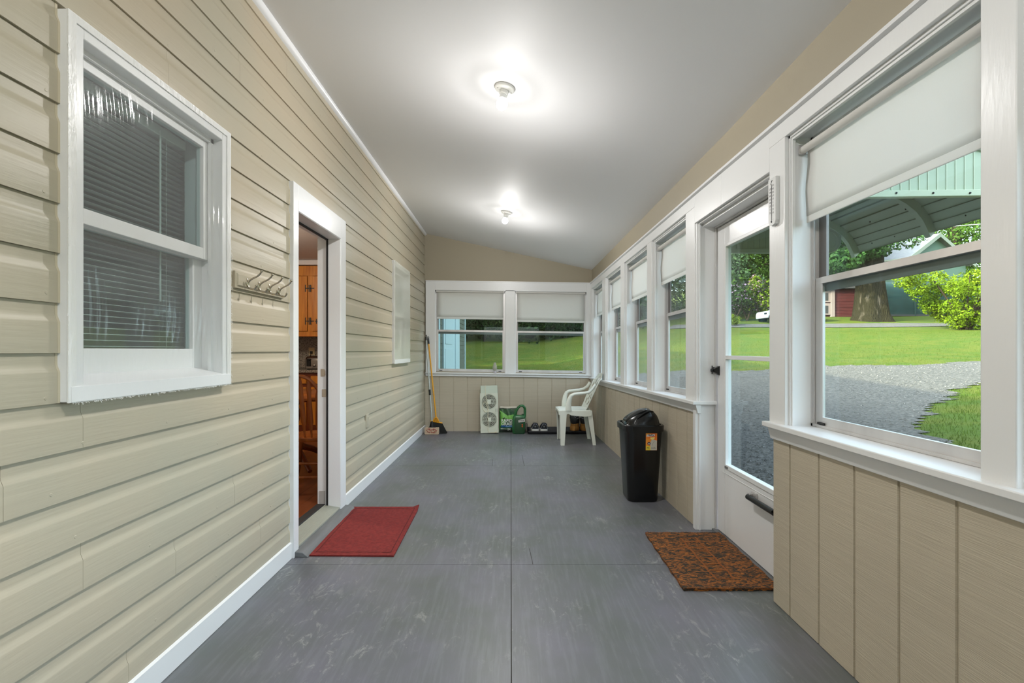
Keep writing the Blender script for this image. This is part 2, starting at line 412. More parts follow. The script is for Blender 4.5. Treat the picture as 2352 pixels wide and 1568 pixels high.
# ------------------------------------------------------------------ left window units
def left_window(name, s0, s1, z0, z1, shade=False):
    w = struct(name); cw = .056
    m = MB(LF)
    for a, b in ((s0, s0+cw), (s1-cw, s1)): m.box(-.022, .03, a, b, z0, z1)
    m.box(-.022, .03, s0+cw, s1-cw, z1-cw, z1); m.box(-.026, -.018, s0, s0+.014, z0, z1); m.box(-.026, -.018, s1-.014, s1, z0, z1); m.box(-.026, -.018, s0+.014, s1-.014, z1-.014, z1)
    m.build('casing', M_white, w, bevel=.003)
    a, b, c, d = s0+cw, s1-cw, z0+.055, z1-cw
    m = MB(LF)
    m.box(.031, .15, a-.005, a, c, d); m.box(.031, .15, b, b+.005, c, d); m.box(.031, .15, a, b, d, d+.005)
    m.box(.020, .034, a, a+.018, c, d); m.box(.020, .034, b-.018, b, c, d); m.box(.020, .034, a, b, d-.018, d)
    m.build('jamb_liner', M_white, w)
    MB(LF).add([(-.03, a-.05, z0), (-.03, a-.05, z0+.045), (.15, a-.05, z0+.10), (.15, a-.05, z0), (-.03, b+.05, z0), (-.03, b+.05, z0+.045), (.15, b+.05, z0+.10), (.15, b+.05, z0)],
               [(0, 1, 2, 3), (4, 7, 6, 5), (0, 4, 5, 1), (1, 5, 6, 2), (2, 6, 7, 3), (3, 7, 4, 0)]).build('sill', M_white, w)
    mid = 1.678
    def sash(nm, n0, n1, q0, q1, st, bot, top):
        m = MB(LF); m.box(n0, n1, a, a+st, q0, q1); m.box(n0, n1, b-st, b, q0, q1); m.box(n0, n1, a+st, b-st, q0, q0+bot); m.box(n0, n1, a+st, b-st, q1-top, q1)
        o = m.build(nm, M_white, w, bevel=.002)
        nc = (n0+n1)/2; MB(LF).box(nc-.002, nc+.002, a+st-.004, b-st+.004, q0+bot-.004, q1-top+.004).build('pane', M_glass, o, smooth=False)
        return o
    sash('upper_sash', .036, .068, mid-.025, d, .045, .05, .05)
    lo = sash('lower_sash', .072, .106, z0+.075, mid+.02, .062, .085, .045)
    MB(LF).box(.074, .10, (a+b)/2-.03, (a+b)/2+.03, mid+.0201, mid+.032).build('sash_lock', M_chrome, lo, bevel=.003)
    return w
left_window('window_1', *LO[0]); left_window('window_2', *LO[2])

# shrink films stretched over the two left windows
def film(name, label, s0, s1, z0, z1, material, seed, wr=1.0):
    t = thing(name, label, 'plastic film', (XL+.03, (s0+s1)/2, z0))
    NXf, NZf = 170, 150
    def fn(u, v):
        s = s0+(s1-s0)*u; z = z0+(z1-z0)*v; n = -.0285+.004*math.sin(PI*u)*math.sin(PI*v)
        if wr:
            # strained pleats fanning out of two bad spots: near the top left and along the bottom
            for cu, cv, su, sv, am, sl, fr in ((.20, .80, .16, .10, .0023, .35, 150), (.55, .22, .30, .09, .0030, -.25, 165), (.12, .26, .16, .12, .0020, -.1, 170), (.88, .60, .10, .06, .0024, .3, 150), (.93, .16, .10, .06, .0026, .1, 170)):
                g = math.exp(-((u-cu)/su)**2-((v-cv)/sv)**2)
                n += am*wr*g*math.sin(fr*(u+sl*(v-cv)+.03*math.sin(9*v+seed)))*(.6+.4*math.sin(31*u+5*v+seed))
        return (n, s, z)
    m = MB(LF); m.grid(NXf, NZf, fn); m.build('film', material, t)
    m = MB(LF)
    for a, b, c, d in ((s0-.008, s0+.02, z0-.006, z1+.004), (s1-.02, s1+.008, z0-.006, z1+.004), (s0+.02, s1-.02, z0-.006, z0+.03), (s0+.02, s1-.02, z1-.02, z1+.004)): m.box(-.0265, -.0225, a, b, c, d)
    m.build('adhesive_edge', M_tape, t)
    r2 = random.Random(seed); Q = []
    for i in range(900):
        e = r2.random()
        if e < .55: s, z = r2.uniform(s0, s1), z0-.006; ds, dz = r2.gauss(0, .006), -abs(r2.gauss(.002, .003))
        elif e < .85: s, z = s1+.008, r2.uniform(z0, z1*.55+z0*.45); ds, dz = abs(r2.gauss(.003, .004)), r2.gauss(0, .008)
        else: s, z = s0-.008, r2.uniform(z0, z1); ds, dz = -abs(r2.gauss(.002, .002)), r2.gauss(0, .006)
        n = -.025-r2.random()*.003; w_ = .0005
        Q.append([LF(n, s-w_, z), LF(n, s+w_, z), LF(n-.003, s+ds+w_, z+dz+w_), LF(n-.003, s+ds-w_, z+dz)])
    quadcloud('frayed_fringe', np.array(Q), M_tape, t, 'stuff')
M_tape = mat('clear_tape_edge', (232, 232, 230), .3, bump=60, bstretch=(1, 1, .3), bstr=.4)
film('plastic_film', 'clear shrink film wrinkled over the large left window with the blind', 1.447, 2.268, 1.10, 2.25, M_film, 3)
film('plastic_film', 'milky shrink film over the narrow-looking far left window near the brooms', 5.488, 6.325, 1.104, 2.253, M_film2, 8, .5)

# ------------------------------------------------------------------ left door opening (door stands open into the kitchen)
d1 = struct('door_1')
m = MB(LF); m.box(-.024, .02, 2.94, 3.01, 0, 2.266); m.box(-.024, .02, 3.76, 3.872, .0, 2.266); m.box(-.024, .02, 3.01, 3.76, 2.103, 2.266); m.build('casing', M_white2, d1, bevel=.003)
m = MB(LF); m.box(-.02, .075, 3.755, 3.775, 0, 2.12); m.box(-.02, .075, 2.995, 3.012, 0, 2.12); m.box(-.02, .075, 3.012, 3.755, 2.10, 2.12); m.build('jamb', M_white2, d1, bevel=.002)
m = MB(LF); m.box(.084, .16, 3.768, 3.79, .06, 2.12); m.box(.084, .16, 2.98, 3.004, .06, 2.12); m.box(.084, .16, 3.004, 3.768, 2.112, 2.13); m.build('rabbet', M_white2, d1, bevel=.002)
m = MB(LF); m.box(.073, .086, 3.748, 3.77, .06, 2.11); m.box(.073, .086, 3.0, 3.018, .06, 2.11); m.box(.073, .086, 3.018, 3.748, 2.088, 2.112); m.build('weatherstrip', M_blackmatte, d1)
for z0, z1, nn in ((1.048, 1.105, .105), (.892, .95, .095)):
    m = MB(LF); m.box(nn, nn+.03, 3.7655, 3.768, z0, z1); m.box(nn-.006, nn, 3.764, 3.768, z0+.01, z1-.01); m.build('strike_plate', M_chrome, d1, bevel=.001)
MB(LF).box(.10, .145, 3.764, 3.768, .065, .17).build('corner_pad', mat('pad_grey', (176, 172, 168), .7), d1)
m = MB(LF); m.box(.165, .90, 2.965, 3.003, .085, 2.10); m.build('door_slab', M_white2, d1, bevel=.003)
M_thresh = mat('sill_aluminum', (170, 172, 160), .4, metal=.3, bump=400, bstretch=(0.1, 0.1, 1), bstr=.1)
m = MB(LF); m.add([(n, s, z) for s in (3.012, 3.756) for n, z in ((-.018, .035), (-.018, .046), (.10, .066), (.10, .03))], [(0, 1, 2, 3), (7, 6, 5, 4), (0, 4, 5, 1), (1, 5, 6, 2), (2, 6, 7, 3), (3, 7, 4, 0)])
for i in range(14):
    q = -.014+i*.008; m.box(q, q+.0035, 3.014, 3.754, .046+.02*(q+.018)/.118, .0475+.02*(q+.018)/.118)
m.build('threshold', M_thresh, d1)
MB(LF).box(.10, .165, 3.005, 3.766, .02, .072).build('threshold_bumper', M_blackmatte, d1, bevel=.006)
M_grey = mat('grey_wood_paint', (96, 98, 99), .5, col2=(110, 112, 114), nscale=30, nstretch=(1, .1, 1))
m = MB(LF); m.add([(n, s, z) for s in (2.955, 3.865) for n, z in ((-.012, .001), (-.012, .034), (-.07, .030), (-.105, .001))], [(0, 1, 2, 3), (7, 6, 5, 4), (0, 4, 5, 1), (1, 5, 6, 2), (2, 6, 7, 3), (3, 7, 4, 0)])
m.build('step_strip', M_grey, d1, bevel=.003)

# ------------------------------------------------------------------ right wall
ZS = .895; ZH = 2.2527; ZD = 2.137
wr_ = struct('wall_right')
RO = [(3.601, 4.435), (4.577, 5.45), (5.617, 6.453), (6.67, 7.47)]                      # far group openings
NO = [(1.344, 2.302), (.30, 1.247), (-.75, .20), (-1.80, -.85), (-2.85, -1.90)]          # near group openings
holes = [(a, b, ZS, ZH) for a, b in RO+NO]+[(2.432, 3.43, -.2, ZD+.006)]
m = MB(RW); wall_boxes(m, Y0, 2.9, -.2, 2.95, holes, .011, .135); wall_boxes(m, 2.9, 3.43, ZD+.006, 2.95, [], .011, .135); m.build('sheathing', M_taupe, wr_, smooth=False)
m = MB(RW); wall_boxes(m, 3.43, YB+.02, -.2, 2.95, holes, .011, .135); m.build('sheathing', M_taupe, wr_, smooth=False)
M_groove = mat('panel_groove', (160, 148, 124), .7)
for lo, hi in ((Y0, 2.44), (3.412, YB)): MB(RW).box(.006, .0112, lo, hi, .0, ZS-.02).build('groove_backing', M_panel, wr_)
MB(RW).box(0, .0112, Y0, 2.436, 2.30, 2.75).build('frieze', M_taupe, wr_); MB(RW).box(0, .0112, 3.0, YB, 2.30, 2.75).build('frieze', M_taupe, wr_)
MB(R1).box(0, .0112, 2.436, 3.0, 2.30, 2.75).build('frieze', M_taupe, wr_)
def strips(gs, T, par, name='panel_board', z1=ZS-.02, axis='R'):
    for a, b in zip(gs[:-1], gs[1:]):
        g = .0045; pr = [(a+g, .0065), (a+g+.002, 0), (b-g-.002, 0), (b-g, .0065)]
        mm = MB(T)
        if axis == 'R': mm.add([(n, s, z) for z in (.004, z1) for s, n in pr], [(3, 2, 1, 0), (4, 5, 6, 7), (0, 1, 5, 4), (1, 2, 6, 5), (2, 3, 7, 6), (3, 0, 4, 7)])
        else: mm.add([(s, n, z) for z in (.0, z1) for s, n in pr], [(0, 1, 2, 3), (7, 6, 5, 4), (0, 4, 5, 1), (1, 5, 6, 2), (2, 6, 7, 3), (3, 7, 4, 0)])
        mm.build(name, M_panel, par, smooth=False)
strips([2.295-.2148*k for k in range(26)][::-1]+[2.444], R1, wr_)
strips([3.412]+[3.626+.2105*k for k in range(19)]+[YB+.004], RW, wr_)
# trims: cap strip, head boards, mullion boards, stools and aprons
t2 = struct('trim_2')
M_t = M_white
cn = .02
for T, lo, hi in ((R1, Y0, 3.0), (R2, 3.0, YB)):
    MB(T).add([(n, s, z) for s in (lo, hi) for n, z in ((-.036, 2.337), (-.036, 2.352), (-.022, 2.362), (.01, 2.362), (.01, 2.330), (-.022, 2.330))],
              [(0, 1, 2, 3, 4, 5), (11, 10, 9, 8, 7, 6)]+[(i, 6+i, 6+(i+1) % 6, (i+1) % 6) for i in range(6)]).build('cap_strip', M_white2, t2)
MB(R1).box(-cn, .011, Y0, 2.44, ZH, 2.331).build('head_board', M_t, t2, bevel=.002)
MB(R1).box(-cn, .011, 2.44, 3.0, ZD, 2.331).build('head_board', M_t, t2, bevel=.002)
MB(RW).box(-cn, .011, 3.0, 3.432, ZD, 2.331).build('head_board', M_t, t2, bevel=.002)
MB(RW).box(-cn, .011, 3.432, YB, ZH, 2.331).build('head_board', M_t, t2, bevel=.002)
def mull(lo, hi, z0=ZS, z1=ZH, T=RW): MB(T).box(-cn, .012, lo, hi, z0, z1).build('mullion_board', M_t, t2, bevel=.003)
mull(2.302, 2.44); mull(1.247, 1.344)
for a, b in ((.20, .30), (-.85, -.75), (-1.9, -1.8), (Y0, -2.85)): mull(a, b)
mull(3.432, 3.601, ZS, ZH)
for a, b in zip(RO[:-1], RO[1:]): mull(a[1], b[0])
mull(7.47, YB)
def stool(lo, hi):
    MB(RW).box(-.052, .115, lo, hi, ZS-.022, ZS+.003).build('stool', M_t, t2, bevel=.004)
    a = lo+.012 if lo > 3 else lo; MB(RW).add([(n, s, z) for s in (a, hi-.012) for n, z in ((-.030, ZS-.022), (-.014, ZS-.082), (.01, ZS-.082), (.01, ZS-.022))],
                [(0, 1, 2, 3), (7, 6, 5, 4), (0, 4, 5, 1), (1, 5, 6, 2), (2, 6, 7, 3), (3, 7, 4, 0)]).build('apron', M_t, t2, bevel=.002)
stool(Y0, 2.453); stool(3.375, YB)

# aluminium double hung units
def unit(name, s0, s1, z0, z1, T, nf, zmid, swap=False, depth=.03):
    """T(n,s,z); nf = depth at which the metal frame starts"""
    w = struct(name)
    if swap:
        G = lambda n, s, z: T(s, n, z)
    else: G = T
    m = MB(G)
    for a, b in ((s0, s0+.012), (s1-.012, s1)): m.box(-.002, nf+.04, a, b, z0, z1)
    m.box(-.002, nf+.04, s0, s1, z1-.012, z1)
    if nf > .06:
        for a, b in ((s0+.012, s0+.022), (s1-.022, s1-.012)): m.box(.004, .018, a, b, z0, z1-.012)
        m.box(.004, .018, s0+.022, s1-.022, z1-.024, z1-.012)
    m.build('jamb_liner', M_white, w)
    a, b = s0+.012, s1-.012; z1 = z1-.012; z0 = z0+.004
    m = MB(G)
    for p, q in ((a, a+.012), (b-.012, b)): m.box(nf, nf+.045, p, q, z0, z1)
    for p, q in ((a+.012, a+.02), (b-.02, b-.012)): m.box(nf+.002, nf+.008, p, q, z0, z1); m.box(nf+.022, nf+.026, p, q, z0, z1)
    m.box(nf, nf+.045, a, b, z1-.015, z1); m.box(nf, nf+.045, a, b, z0, z0+.012)
    m.build('metal_track', M_alum, w, smooth=False)
    def sash(nm, n0, q0, q1, bot, top, mt):
        m = MB(G); e, st = (.010, .024) if swap else (.020, .052); n1 = n0+.012
        for p, q in ((a+e, a+e+st), (b-e-st, b-e)): m.box(n0, n1, p, q, q0, q1)
        m.box(n0-.003, n1, a+e+st, b-e-st, q0, q0+bot); m.box(n0-.003, n1, a+e+st, b-e-st, q1-top, q1)
        m.box(n0-.009, n0, a+e+st, b-e-st, q1-top, q1-top+.006)
        o = m.build(nm, mt, w, smooth=False)
        MB(G).box(n0+.004, n0+.0075, a+e+st-.003, b-e-st+.003, q0+bot-.003, q1-top+.003).build('pane', M_glass, o, smooth=False)
        return o
    sash('upper_sash', nf+.026, zmid-.045, z1-.01, .042, .03, M_alumdark)
    lo = sash('lower_sash', nf+.009, z0+.012, zmid+.018, .036, .030, M_alum)
    m = MB(G)
    for p in (a+.05, b-.095): m.box(nf-.003, nf+.0095, p, p+.045, z0+.014, z0+.024)
    build_each(m, 'finger_latch', M_blackmatte, lo, bevel=.001)
    return w
k = 3
for a, b in RO: unit(f'window_{k}', a, b, ZS, ZH, RW, .095, 1.575); k += 1
for a, b in NO: unit(f'window_{k}', a, b, ZS, ZH, RW, .095, 1.563); k += 1

# ------------------------------------------------------------------ storm door (right)
d2 = struct('door_2')
m = MB(RW); m.box(-.012, .135, 3.412, 3.432, 0, ZD+.01); m.box(.012, .135, 2.432, 2.4405, 0, ZD); m.box(.03, .135, 2.44, 3.412, ZD-.03, ZD)
m.box(-.0, .012, 3.400, 3.412, 0, ZD-.012); m.box(0, .03, 2.44, 3.412, ZD-.012, ZD); m.build('jamb', M_white, d2, bevel=.002)
m = MB(RW); m.box(-cn, .006, 3.414, 3.46, .0, ZS-.022); m.build('jamb_casing', M_white, d2, bevel=.002)
nd = .123
m = MB(RW); m.box(nd-.012, nd+.02, 3.396, 3.411, 0, 2.108); m.box(nd-.012, nd+.02, 2.441, 2.456, 0, 2.108); m.box(nd-.012, nd+.02, 2.456, 3.396, 2.095, 2.108); m.build('metal_frame', M_alum, d2, smooth=False)
MB(RW).box(nd-.03, nd+.06, 2.441, 3.411, -.005, .012).build('door_sill', M_grey, d2)
a, b = 2.462, 3.386; st = .108
slab = MB(RW)
slab.box(nd, nd+.032, a, a+st, .015, 2.09); slab.box(nd, nd+.032, b-st, b, .015, 2.09); slab.box(nd, nd+.032, a+st, b-st, 1.955, 2.09); slab.box(nd, nd+.032, a+st, b-st, .015, .462)
slab = slab.build('door_slab', M_white2, d2, bevel=.003)
m = MB(RW)
gz0, gz1, ga, gb = .462, 1.955, a+st, b-st
for p, q in ((ga, ga+.022), (gb-.022, gb)): m.box(nd-.006, nd+.034, p, q, gz0, gz1)
m.box(nd-.006, nd+.034, ga, gb, gz0, gz0+.028); m.box(nd-.006, nd+.034, ga, gb, gz1-.02, gz1); m.box(nd-.004, nd+.034, ga, gb, 1.187, 1.213)
m.box(nd-.003, nd+.001, ga-.03, gb+.03, gz0-.035, gz0-.030)
m.build('glass_frame', M_white, d2, bevel=.002)
for q0, q1 in ((gz0+.026, 1.189), (1.211, gz1-.018)): MB(RW).box(nd+.012, nd+.016, ga+.02, gb-.02, q0, q1).build('pane', M_glass, d2, smooth=False)
MB(RW).box(nd-.008, nd-.004, gb-.062, gb-.012, gz0+.002, gz0+.018).build('maker_plate', M_alumdark, d2, bevel=.001)
# push button latch and strike
m = MB(RW); m.box(.09, .094, 3.3995, 3.4115, 1.086, 1.143); m.box(.094, .125, 3.3905, 3.4, 1.10, 1.132); m.build('strike_box', M_black, d2, bevel=.002)
m = MB(RW); m.add([(n, s, z) for s in (3.352, 3.386) for n, z in ((nd, 1.076), (nd-.012, 1.085), (nd-.04, 1.102), (nd-.04, 1.122), (nd-.012, 1.135), (nd, 1.142))], [(0, 1, 2, 3, 4, 5), (11, 10, 9, 8, 7, 6)]+[(i, 6+i, 6+(i+1) % 6, (i+1) % 6) for i in range(6)])
m.tube([(nd-.04, 3.37, 1.112), (nd-.055, 3.37, 1.112)], .011, 10); m.build('door_latch', M_black, d2, bevel=.002)
# pneumatic closer across the kick panel
m = MB(RW); m.tube([(nd-.034, 2.885, .388), (nd-.034, 2.60, .388)], .0165, 16); m.tube([(nd-.034, 2.60, .388), (nd-.034, 2.455, .388)], .005, 8); o = m.build('door_closer', M_black, d2)
m = MB(RW); m.box(nd-.014, nd, 2.835, 2.892, .388, .418); m.box(nd-.034, nd-.012, 2.865, 2.89, .40, .412); m.box(nd-.045, nd-.004, 2.444, 2.452, .37, .405); build_each(m, 'closer_bracket', M_alum, d2, bevel=.001)

# ------------------------------------------------------------------ back wall
wb = struct('wall_back')
BW = [(-1.165, -.082, .928, 2.177), (.066, 1.167, .928, 2.177)]
def swapT(T): return lambda n, s, z: T(s, n, z)
m = MB(swapT(BK)); wall_boxes(m, -1.6, 1.6, -.2, 3.3, BW, .011, .13); m.build('sheathing', M_taupe, wb, smooth=False)
MB(BK).box(-1.34, 1.4, .006, .0112, -.02, .90).build('groove_backing', M_panel, wb)
strips([-1.33]+[-1.102+.2169*k for k in range(11)]+[1.30], BK, wb, z1=.885, axis='B')
MB(BK).box(-1.34, 1.4, 0, .0112, 2.28, 3.1).build('frieze', M_taupe, wb)
t3 = struct('trim_3')
for s0, s1, z0, z1 in ((-1.31, -1.165, .88, 2.315), (-.082, .066, .88, 2.19), (1.167, 1.30, .88, 2.315), (-1.165, 1.167, 2.177, 2.315)): MB(BK).box(s0, s1, -cn, .011, z0, z1).build('casing_board', M_white, t3, bevel=.003)
MB(BK).box(-1.31, 1.27, -.03, .01, 2.312, 2.325).build('cap_strip', M_white2, t3)
MB(BK).box(-1.31, 1.27, -.055, .03, .893, .914).build('stool', M_white, t3, bevel=.004); MB(BK).box(-1.31, 1.27, -.03, .01, .858, .893).build('apron', M_white, t3, bevel=.002)
for s0, s1, z0, z1 in BW: unit(f'window_{k}', s0, s1, z0-.012, z1, BK, .012, 1.553, swap=True); k += 1
# rear wall behind the camera
wr2 = struct('wall_rear')
m = MB(lambda n, s, z: (s, Y0-n, z)); wall_boxes(m, -1.6, 1.6, -.2, 3.3, [(-1.1, -.1, ZS, 2.18), (.1, 1.1, ZS, 2.18)], 0, .13); m.build('sheathing', M_taupe, wr2, smooth=False)
for s0, s1 in ((-1.1, -.1), (.1, 1.1)): unit(f'window_{k}', s0, s1, ZS, 2.18, lambda s, n, z: (s, Y0-n, z), .05, 1.56, swap=True); k += 1
# ------------------------------------------------------------------ ceiling lamps
M_porc = mat('porcelain', (232, 232, 228), .25)
M_bulb = mat('lit_bulb', (255, 252, 246), .5, emit=BULB_GLOW)
M_base = mat('bulb_base', (225, 226, 224), .4)
NDOWN = Vector((-.18, 0, -1)).normalized()
def porch_light(x, y, label, spot=True):
    z = ceil_z(x, y); c = Vector((x, y, z)); t = thing('ceiling_lamp', label, 'lamp', c, 'bare bulb ceiling lamps')
    P = lambda d: c+NDOWN*d
    m = MB(); m.lathe([(.060, 0), (.062, .004), (.061, .010), (.056, .015), (.034, .019), (.027, .022)], c, 32, NDOWN); m.build('base_plate', M_porc, t)
    m = MB(); m.lathe([(.027, .018), (.027, .040), (.0245, .043), (.0245, .046)], c, 28, NDOWN); m.build('socket', M_porc, t)
    m = MB(); m.lathe([(.020, .043), (.0215, .052), (.0215, .062), (.024, .072)], c, 24, NDOWN); m.build('bulb_neck', M_base, t)
    m = MB(); r = .034; prof = [(.024, .070)]+[(r*math.sin(a), .103-r*math.cos(a)) for a in np.linspace(.85, PI-.02, 12)]; m.lathe(prof, c, 28, NDOWN); m.build('bulb', M_bulb, t)
    m = MB()
    a = NDOWN.orthogonal().normalized(); b = NDOWN.cross(a)
    for ang in (.4, .4+PI):
        q = P(.0145)+(a*math.cos(ang)+b*math.sin(ang))*.043; m.lathe([(.0, -.002), (.0055, 0), (.004, .003), (.0005, .0035)], q, 10, NDOWN)
    build_each(m, 'screw', M_chrome, t)
    # LED bulb: broad downward distribution, little light above the collar (like an IES profile)
    ld = bpy.data.lights.new('bulb_light', 'POINT'); ld.energy = BULB_W; ld.shadow_soft_size = .034; ld.color = (1, .98, .955); ld.use_nodes = True
    N = ld.node_tree.nodes; L = ld.node_tree.links; tc = N.new('ShaderNodeTexCoord'); sx = N.new('ShaderNodeSeparateXYZ'); L.new(tc.outputs['Normal'], sx.inputs[0])
    rp = N.new('ShaderNodeValToRGB'); mr = N.new('ShaderNodeMapRange'); mr.inputs[1].default_value = -1; mr.inputs[2].default_value = 1
    L.new(sx.outputs[2], mr.inputs[0]); L.new(mr.outputs[0], rp.inputs[0]); e = rp.color_ramp.elements
    e[0].position = .0; e[0].color = (1, 1, 1, 1); e[1].position = 1; e[1].color = (0, 0, 0, 1)
    for p_, v_ in ((.067, .85), (.146, .36), (.25, .33), (.37, .29), (.5, .28), (.56, .34), (.62, .12), (.72, .02)):
        q = e.new(p_); q.color = (v_, v_, v_, 1)
    L.new(rp.outputs[0], N['Emission'].inputs['Strength'])
    lo = bpy.data.objects.new('bulb_light', ld); COL.objects.link(lo); lo.parent = t; lo.location = P(.103)-c; lo.rotation_euler = (-NDOWN).to_track_quat('Z', 'Y').to_euler()
    ob = [o for o in t.children if o.name.startswith('bulb') and not o.name.startswith(('bulb_neck', 'bulb_light'))][0]; ob.visible_shadow = False
    return t
porch_light(-.035, 2.945, 'nearer bare glowing bulb in white ceiling socket, large in the ceiling')
porch_light(-.045, 5.49, 'farther bare glowing bulb in white ceiling socket, towards the end windows')
porch_light(-.03, .37, 'added bare bulb in white socket above the camera, out of frame')  # added unseen lamp, continues the bulb row to brighten the near porch
porch_light(-.03, -2.1, 'added bare bulb in white socket behind the camera, out of frame')  # second added unseen lamp, lights the porch from behind

# ------------------------------------------------------------------ roller shades
def shade(label, s0, s1, ztop, zbot, T, n, grp, r=.017):
    t = thing('roller_shade', label, 'roller shade', T(n, (s0+s1)/2, zbot), grp)
    m = MB(T); m.tube([(n, s0+.012, ztop), (n, s1-.012, ztop)], r, 16); m.build('roller', M_shade, t)
    m = MB(T)
    rows = [(n+.013, ztop+.006), (n+r, ztop-.004), (n+r*.95, ztop-.03)]+[(n+r*.92+.003*math.sin(j), ztop+(zbot+.03-ztop)*j/8) for j in range(1, 9)]
    a, b = s0+.022, s1-.022
    m.grid(12, len(rows)-1, lambda u, v: (rows[round(v*(len(rows)-1))][0]+.0018*math.sin(7*u+5*v)-.006*v*(abs(2*u-1)**6), a+(b-a)*u, rows[round(v*(len(rows)-1))][1]))
    m.build('fabric', M_shade, t, solid=.0012)
    m = MB(T); m.box(n+r*.92-.004, n+r*.92+.004, a, b, zbot, zbot+.03); m.build('hem_bar', M_shade, t, bevel=.0015)
    m = MB(T)
    for s, e in ((s0, s0+.004), (s1-.004, s1)): m.box(n-.02, n+.022, s+.012 if s == s0 else s-.012, e+.012 if s == s0 else e-.012, ztop-.02, ztop+.024)
    for s in (s0+.006, s1-.006): m.tube([(n, s-.006, ztop), (n, s+.008, ztop)], .006, 8)
    build_each(m, 'bracket', M_alum, t, bevel=.001); return t
G = 'white roller shades on the right hand windows'
shade('largest white roller shade, half drawn in the near right window by the thermometer', 1.344+.012, 2.29, 2.178, 1.838, RW, .05, G)
lab = ['white roller shade in the tall window next to the glass door', 'white roller shade in the second tall window beyond the glass door',
       'white roller shade in the third tall window beyond the glass door', 'white roller shade in the right wall window nearest the back corner']
zb = [1.838, 1.80, 1.80, 1.80]
for (a, b), l, z in zip(RO, lab, (1.845, 1.815, 1.815, 1.82)): shade(l, a+.012, b-.012, 2.178, z, RW, .045, G)
for (a, b), q in zip(NO[1:3], ('beside', 'behind')): shade(f'white roller shade in a right window {q} the camera, out of frame', a+.012, b-.012, 2.178, 1.84, RW, .05, G)
G2 = 'white roller shades on the end wall'
Tb = lambda n, s, z: BK(s, n, z)
shade('white roller shade on the left end window, above the broom', -1.158, -.09, 2.158, 1.738, Tb, -.012, G2, .012)
shade('white roller shade on the right end window, hanging a little lower', .074, 1.159, 2.158, 1.706, Tb, -.012, G2, .012)

# ------------------------------------------------------------------ thermometer on the casing
M_plas = mat('white_plastic', (216, 217, 216), .4)
M_ink = mat('dark_ink', (60, 62, 64), .6)
t = thing('thermometer', 'white plastic wall thermometer with two number columns on the window casing', 'thermometer', (1.287, 2.384, 1.852))
def TH(u, n, z): return (1.287-n, 2.384-u, 1.852+z)      # u to the right, n into the room
m = MB(TH); w = .036; h = .238
ring = lambda n, g: [(-w+g, n, .03), (-w+g, n, h-.004), (w-g, n, h-.004), (w-g, n, .026), (w*.72-g, n, .008), (0, n, 0+g), (-w*.72+g, n, .010)]
m.loft([ring(0, 0), ring(.014, .0), ring(.017, .003)]); m.build('body', M_plas, t, ang=25)
m = MB(TH); m.tube([(-.002, .0175, .022), (-.002, .0175, .205)], .0012, 6); m.ball((-.002, .0175, .022), .004, 8, 6); m.build('tube', M_ink, t)
m = MB(TH)
def put(txt, size, u, z, n=.0175, bold=.0):
    vs_, fs_ = text_geo(txt, size, bold=bold); m.add([(u+x, n, z+y) for x, y, _ in vs_], fs_)
for i, tx in enumerate(('50', '40', '30', '20', '10', '0', '10', '20', '30')): put(tx, .0125, .011, .192-i*.0165)
for i, tx in enumerate(('120', '100', '80', '60', '40', '20', '0', '20')): put(tx, .0125, -.0155, .180-i*.0165)
put('F', .010, -.012, .022); put('C', .010, .011, .027)
for i in range(34): m.box(-.0065, -.003, .0174, .0176, .04+i*.0048, .0405+i*.0048); m.box(.000, .0035, .0174, .0176, .04+i*.0048, .0405+i*.0048)
m.tube([(-.014, .0175, .205), (.004, .0175, .222)], .0008, 5); m.tube([(-.004, .0175, .213), (-.001, .0175, .222), (.006, .0175, .222)], .0012, 5)
m.build('lettering', M_ink, t, smooth=False)

# ------------------------------------------------------------------ coat hook rail
t = thing('coat_rack', 'painted wall rail with four curved nickel coat hooks beside the door', 'coat rack', (XL+.01, 2.58, 1.545))
m = MB(LF); a, b, c, d = 2.335, 2.835, 1.548, 1.630
def rr(n, g): return [(n, a+g, c+g), (n, b-g, c+g), (n, b-g, d-g), (n, a+g, d-g)]
m.loft([rr(.010, 0), rr(-.011, 0), rr(-.013, .002), rr(-.014, .010), rr(-.019, .013), rr(-.021, .016)]); m.build('rail', M_siding, t, ang=20)
for i, s in enumerate((2.425, 2.535, 2.645, 2.755)):
    m = MB(LF); z = 1.588
    m.loft([[(-.020-e, s+.009*math.cos(q)*k, z+.022*math.sin(q)*k-.004) for q in np.linspace(0, 2*PI, 14)[:-1]] for e, k in ((0, 1), (.003, 1), (.005, .7))])
    hk = m.build('coat_hook', M_chrome, t)
    m = MB(LF); pts = []
    for q in np.linspace(0, 1, 22):     # S curve: ball tip, long arm, belly at the plate, small lower curl
        cp = [(-.092, .052), (-.086, .040), (-.070, .026), (-.048, .016), (-.032, .004), (-.026, -.010), (-.028, -.024), (-.038, -.036), (-.052, -.038), (-.062, -.030), (-.066, -.020)]
        f = q*(len(cp)-1); k = min(int(f), len(cp)-2); f -= k
        p = [cp[max(k-1, 0)], cp[k], cp[k+1], cp[min(k+2, len(cp)-1)]]
        n, dz = [.5*((2*p[1][e])+(-p[0][e]+p[2][e])*f+(2*p[0][e]-5*p[1][e]+4*p[2][e]-p[3][e])*f*f+(-p[0][e]+3*p[1][e]-3*p[2][e]+p[3][e])*f**3) for e in (0, 1)]
        pts.append((n, s, z+dz))
    m.tube(pts, [.0042]*22, 10); m.ball(pts[0], .0068, 12, 8); m.ball(pts[-1], .0058, 12, 8); m.build('hook_arm', M_chrome, hk)
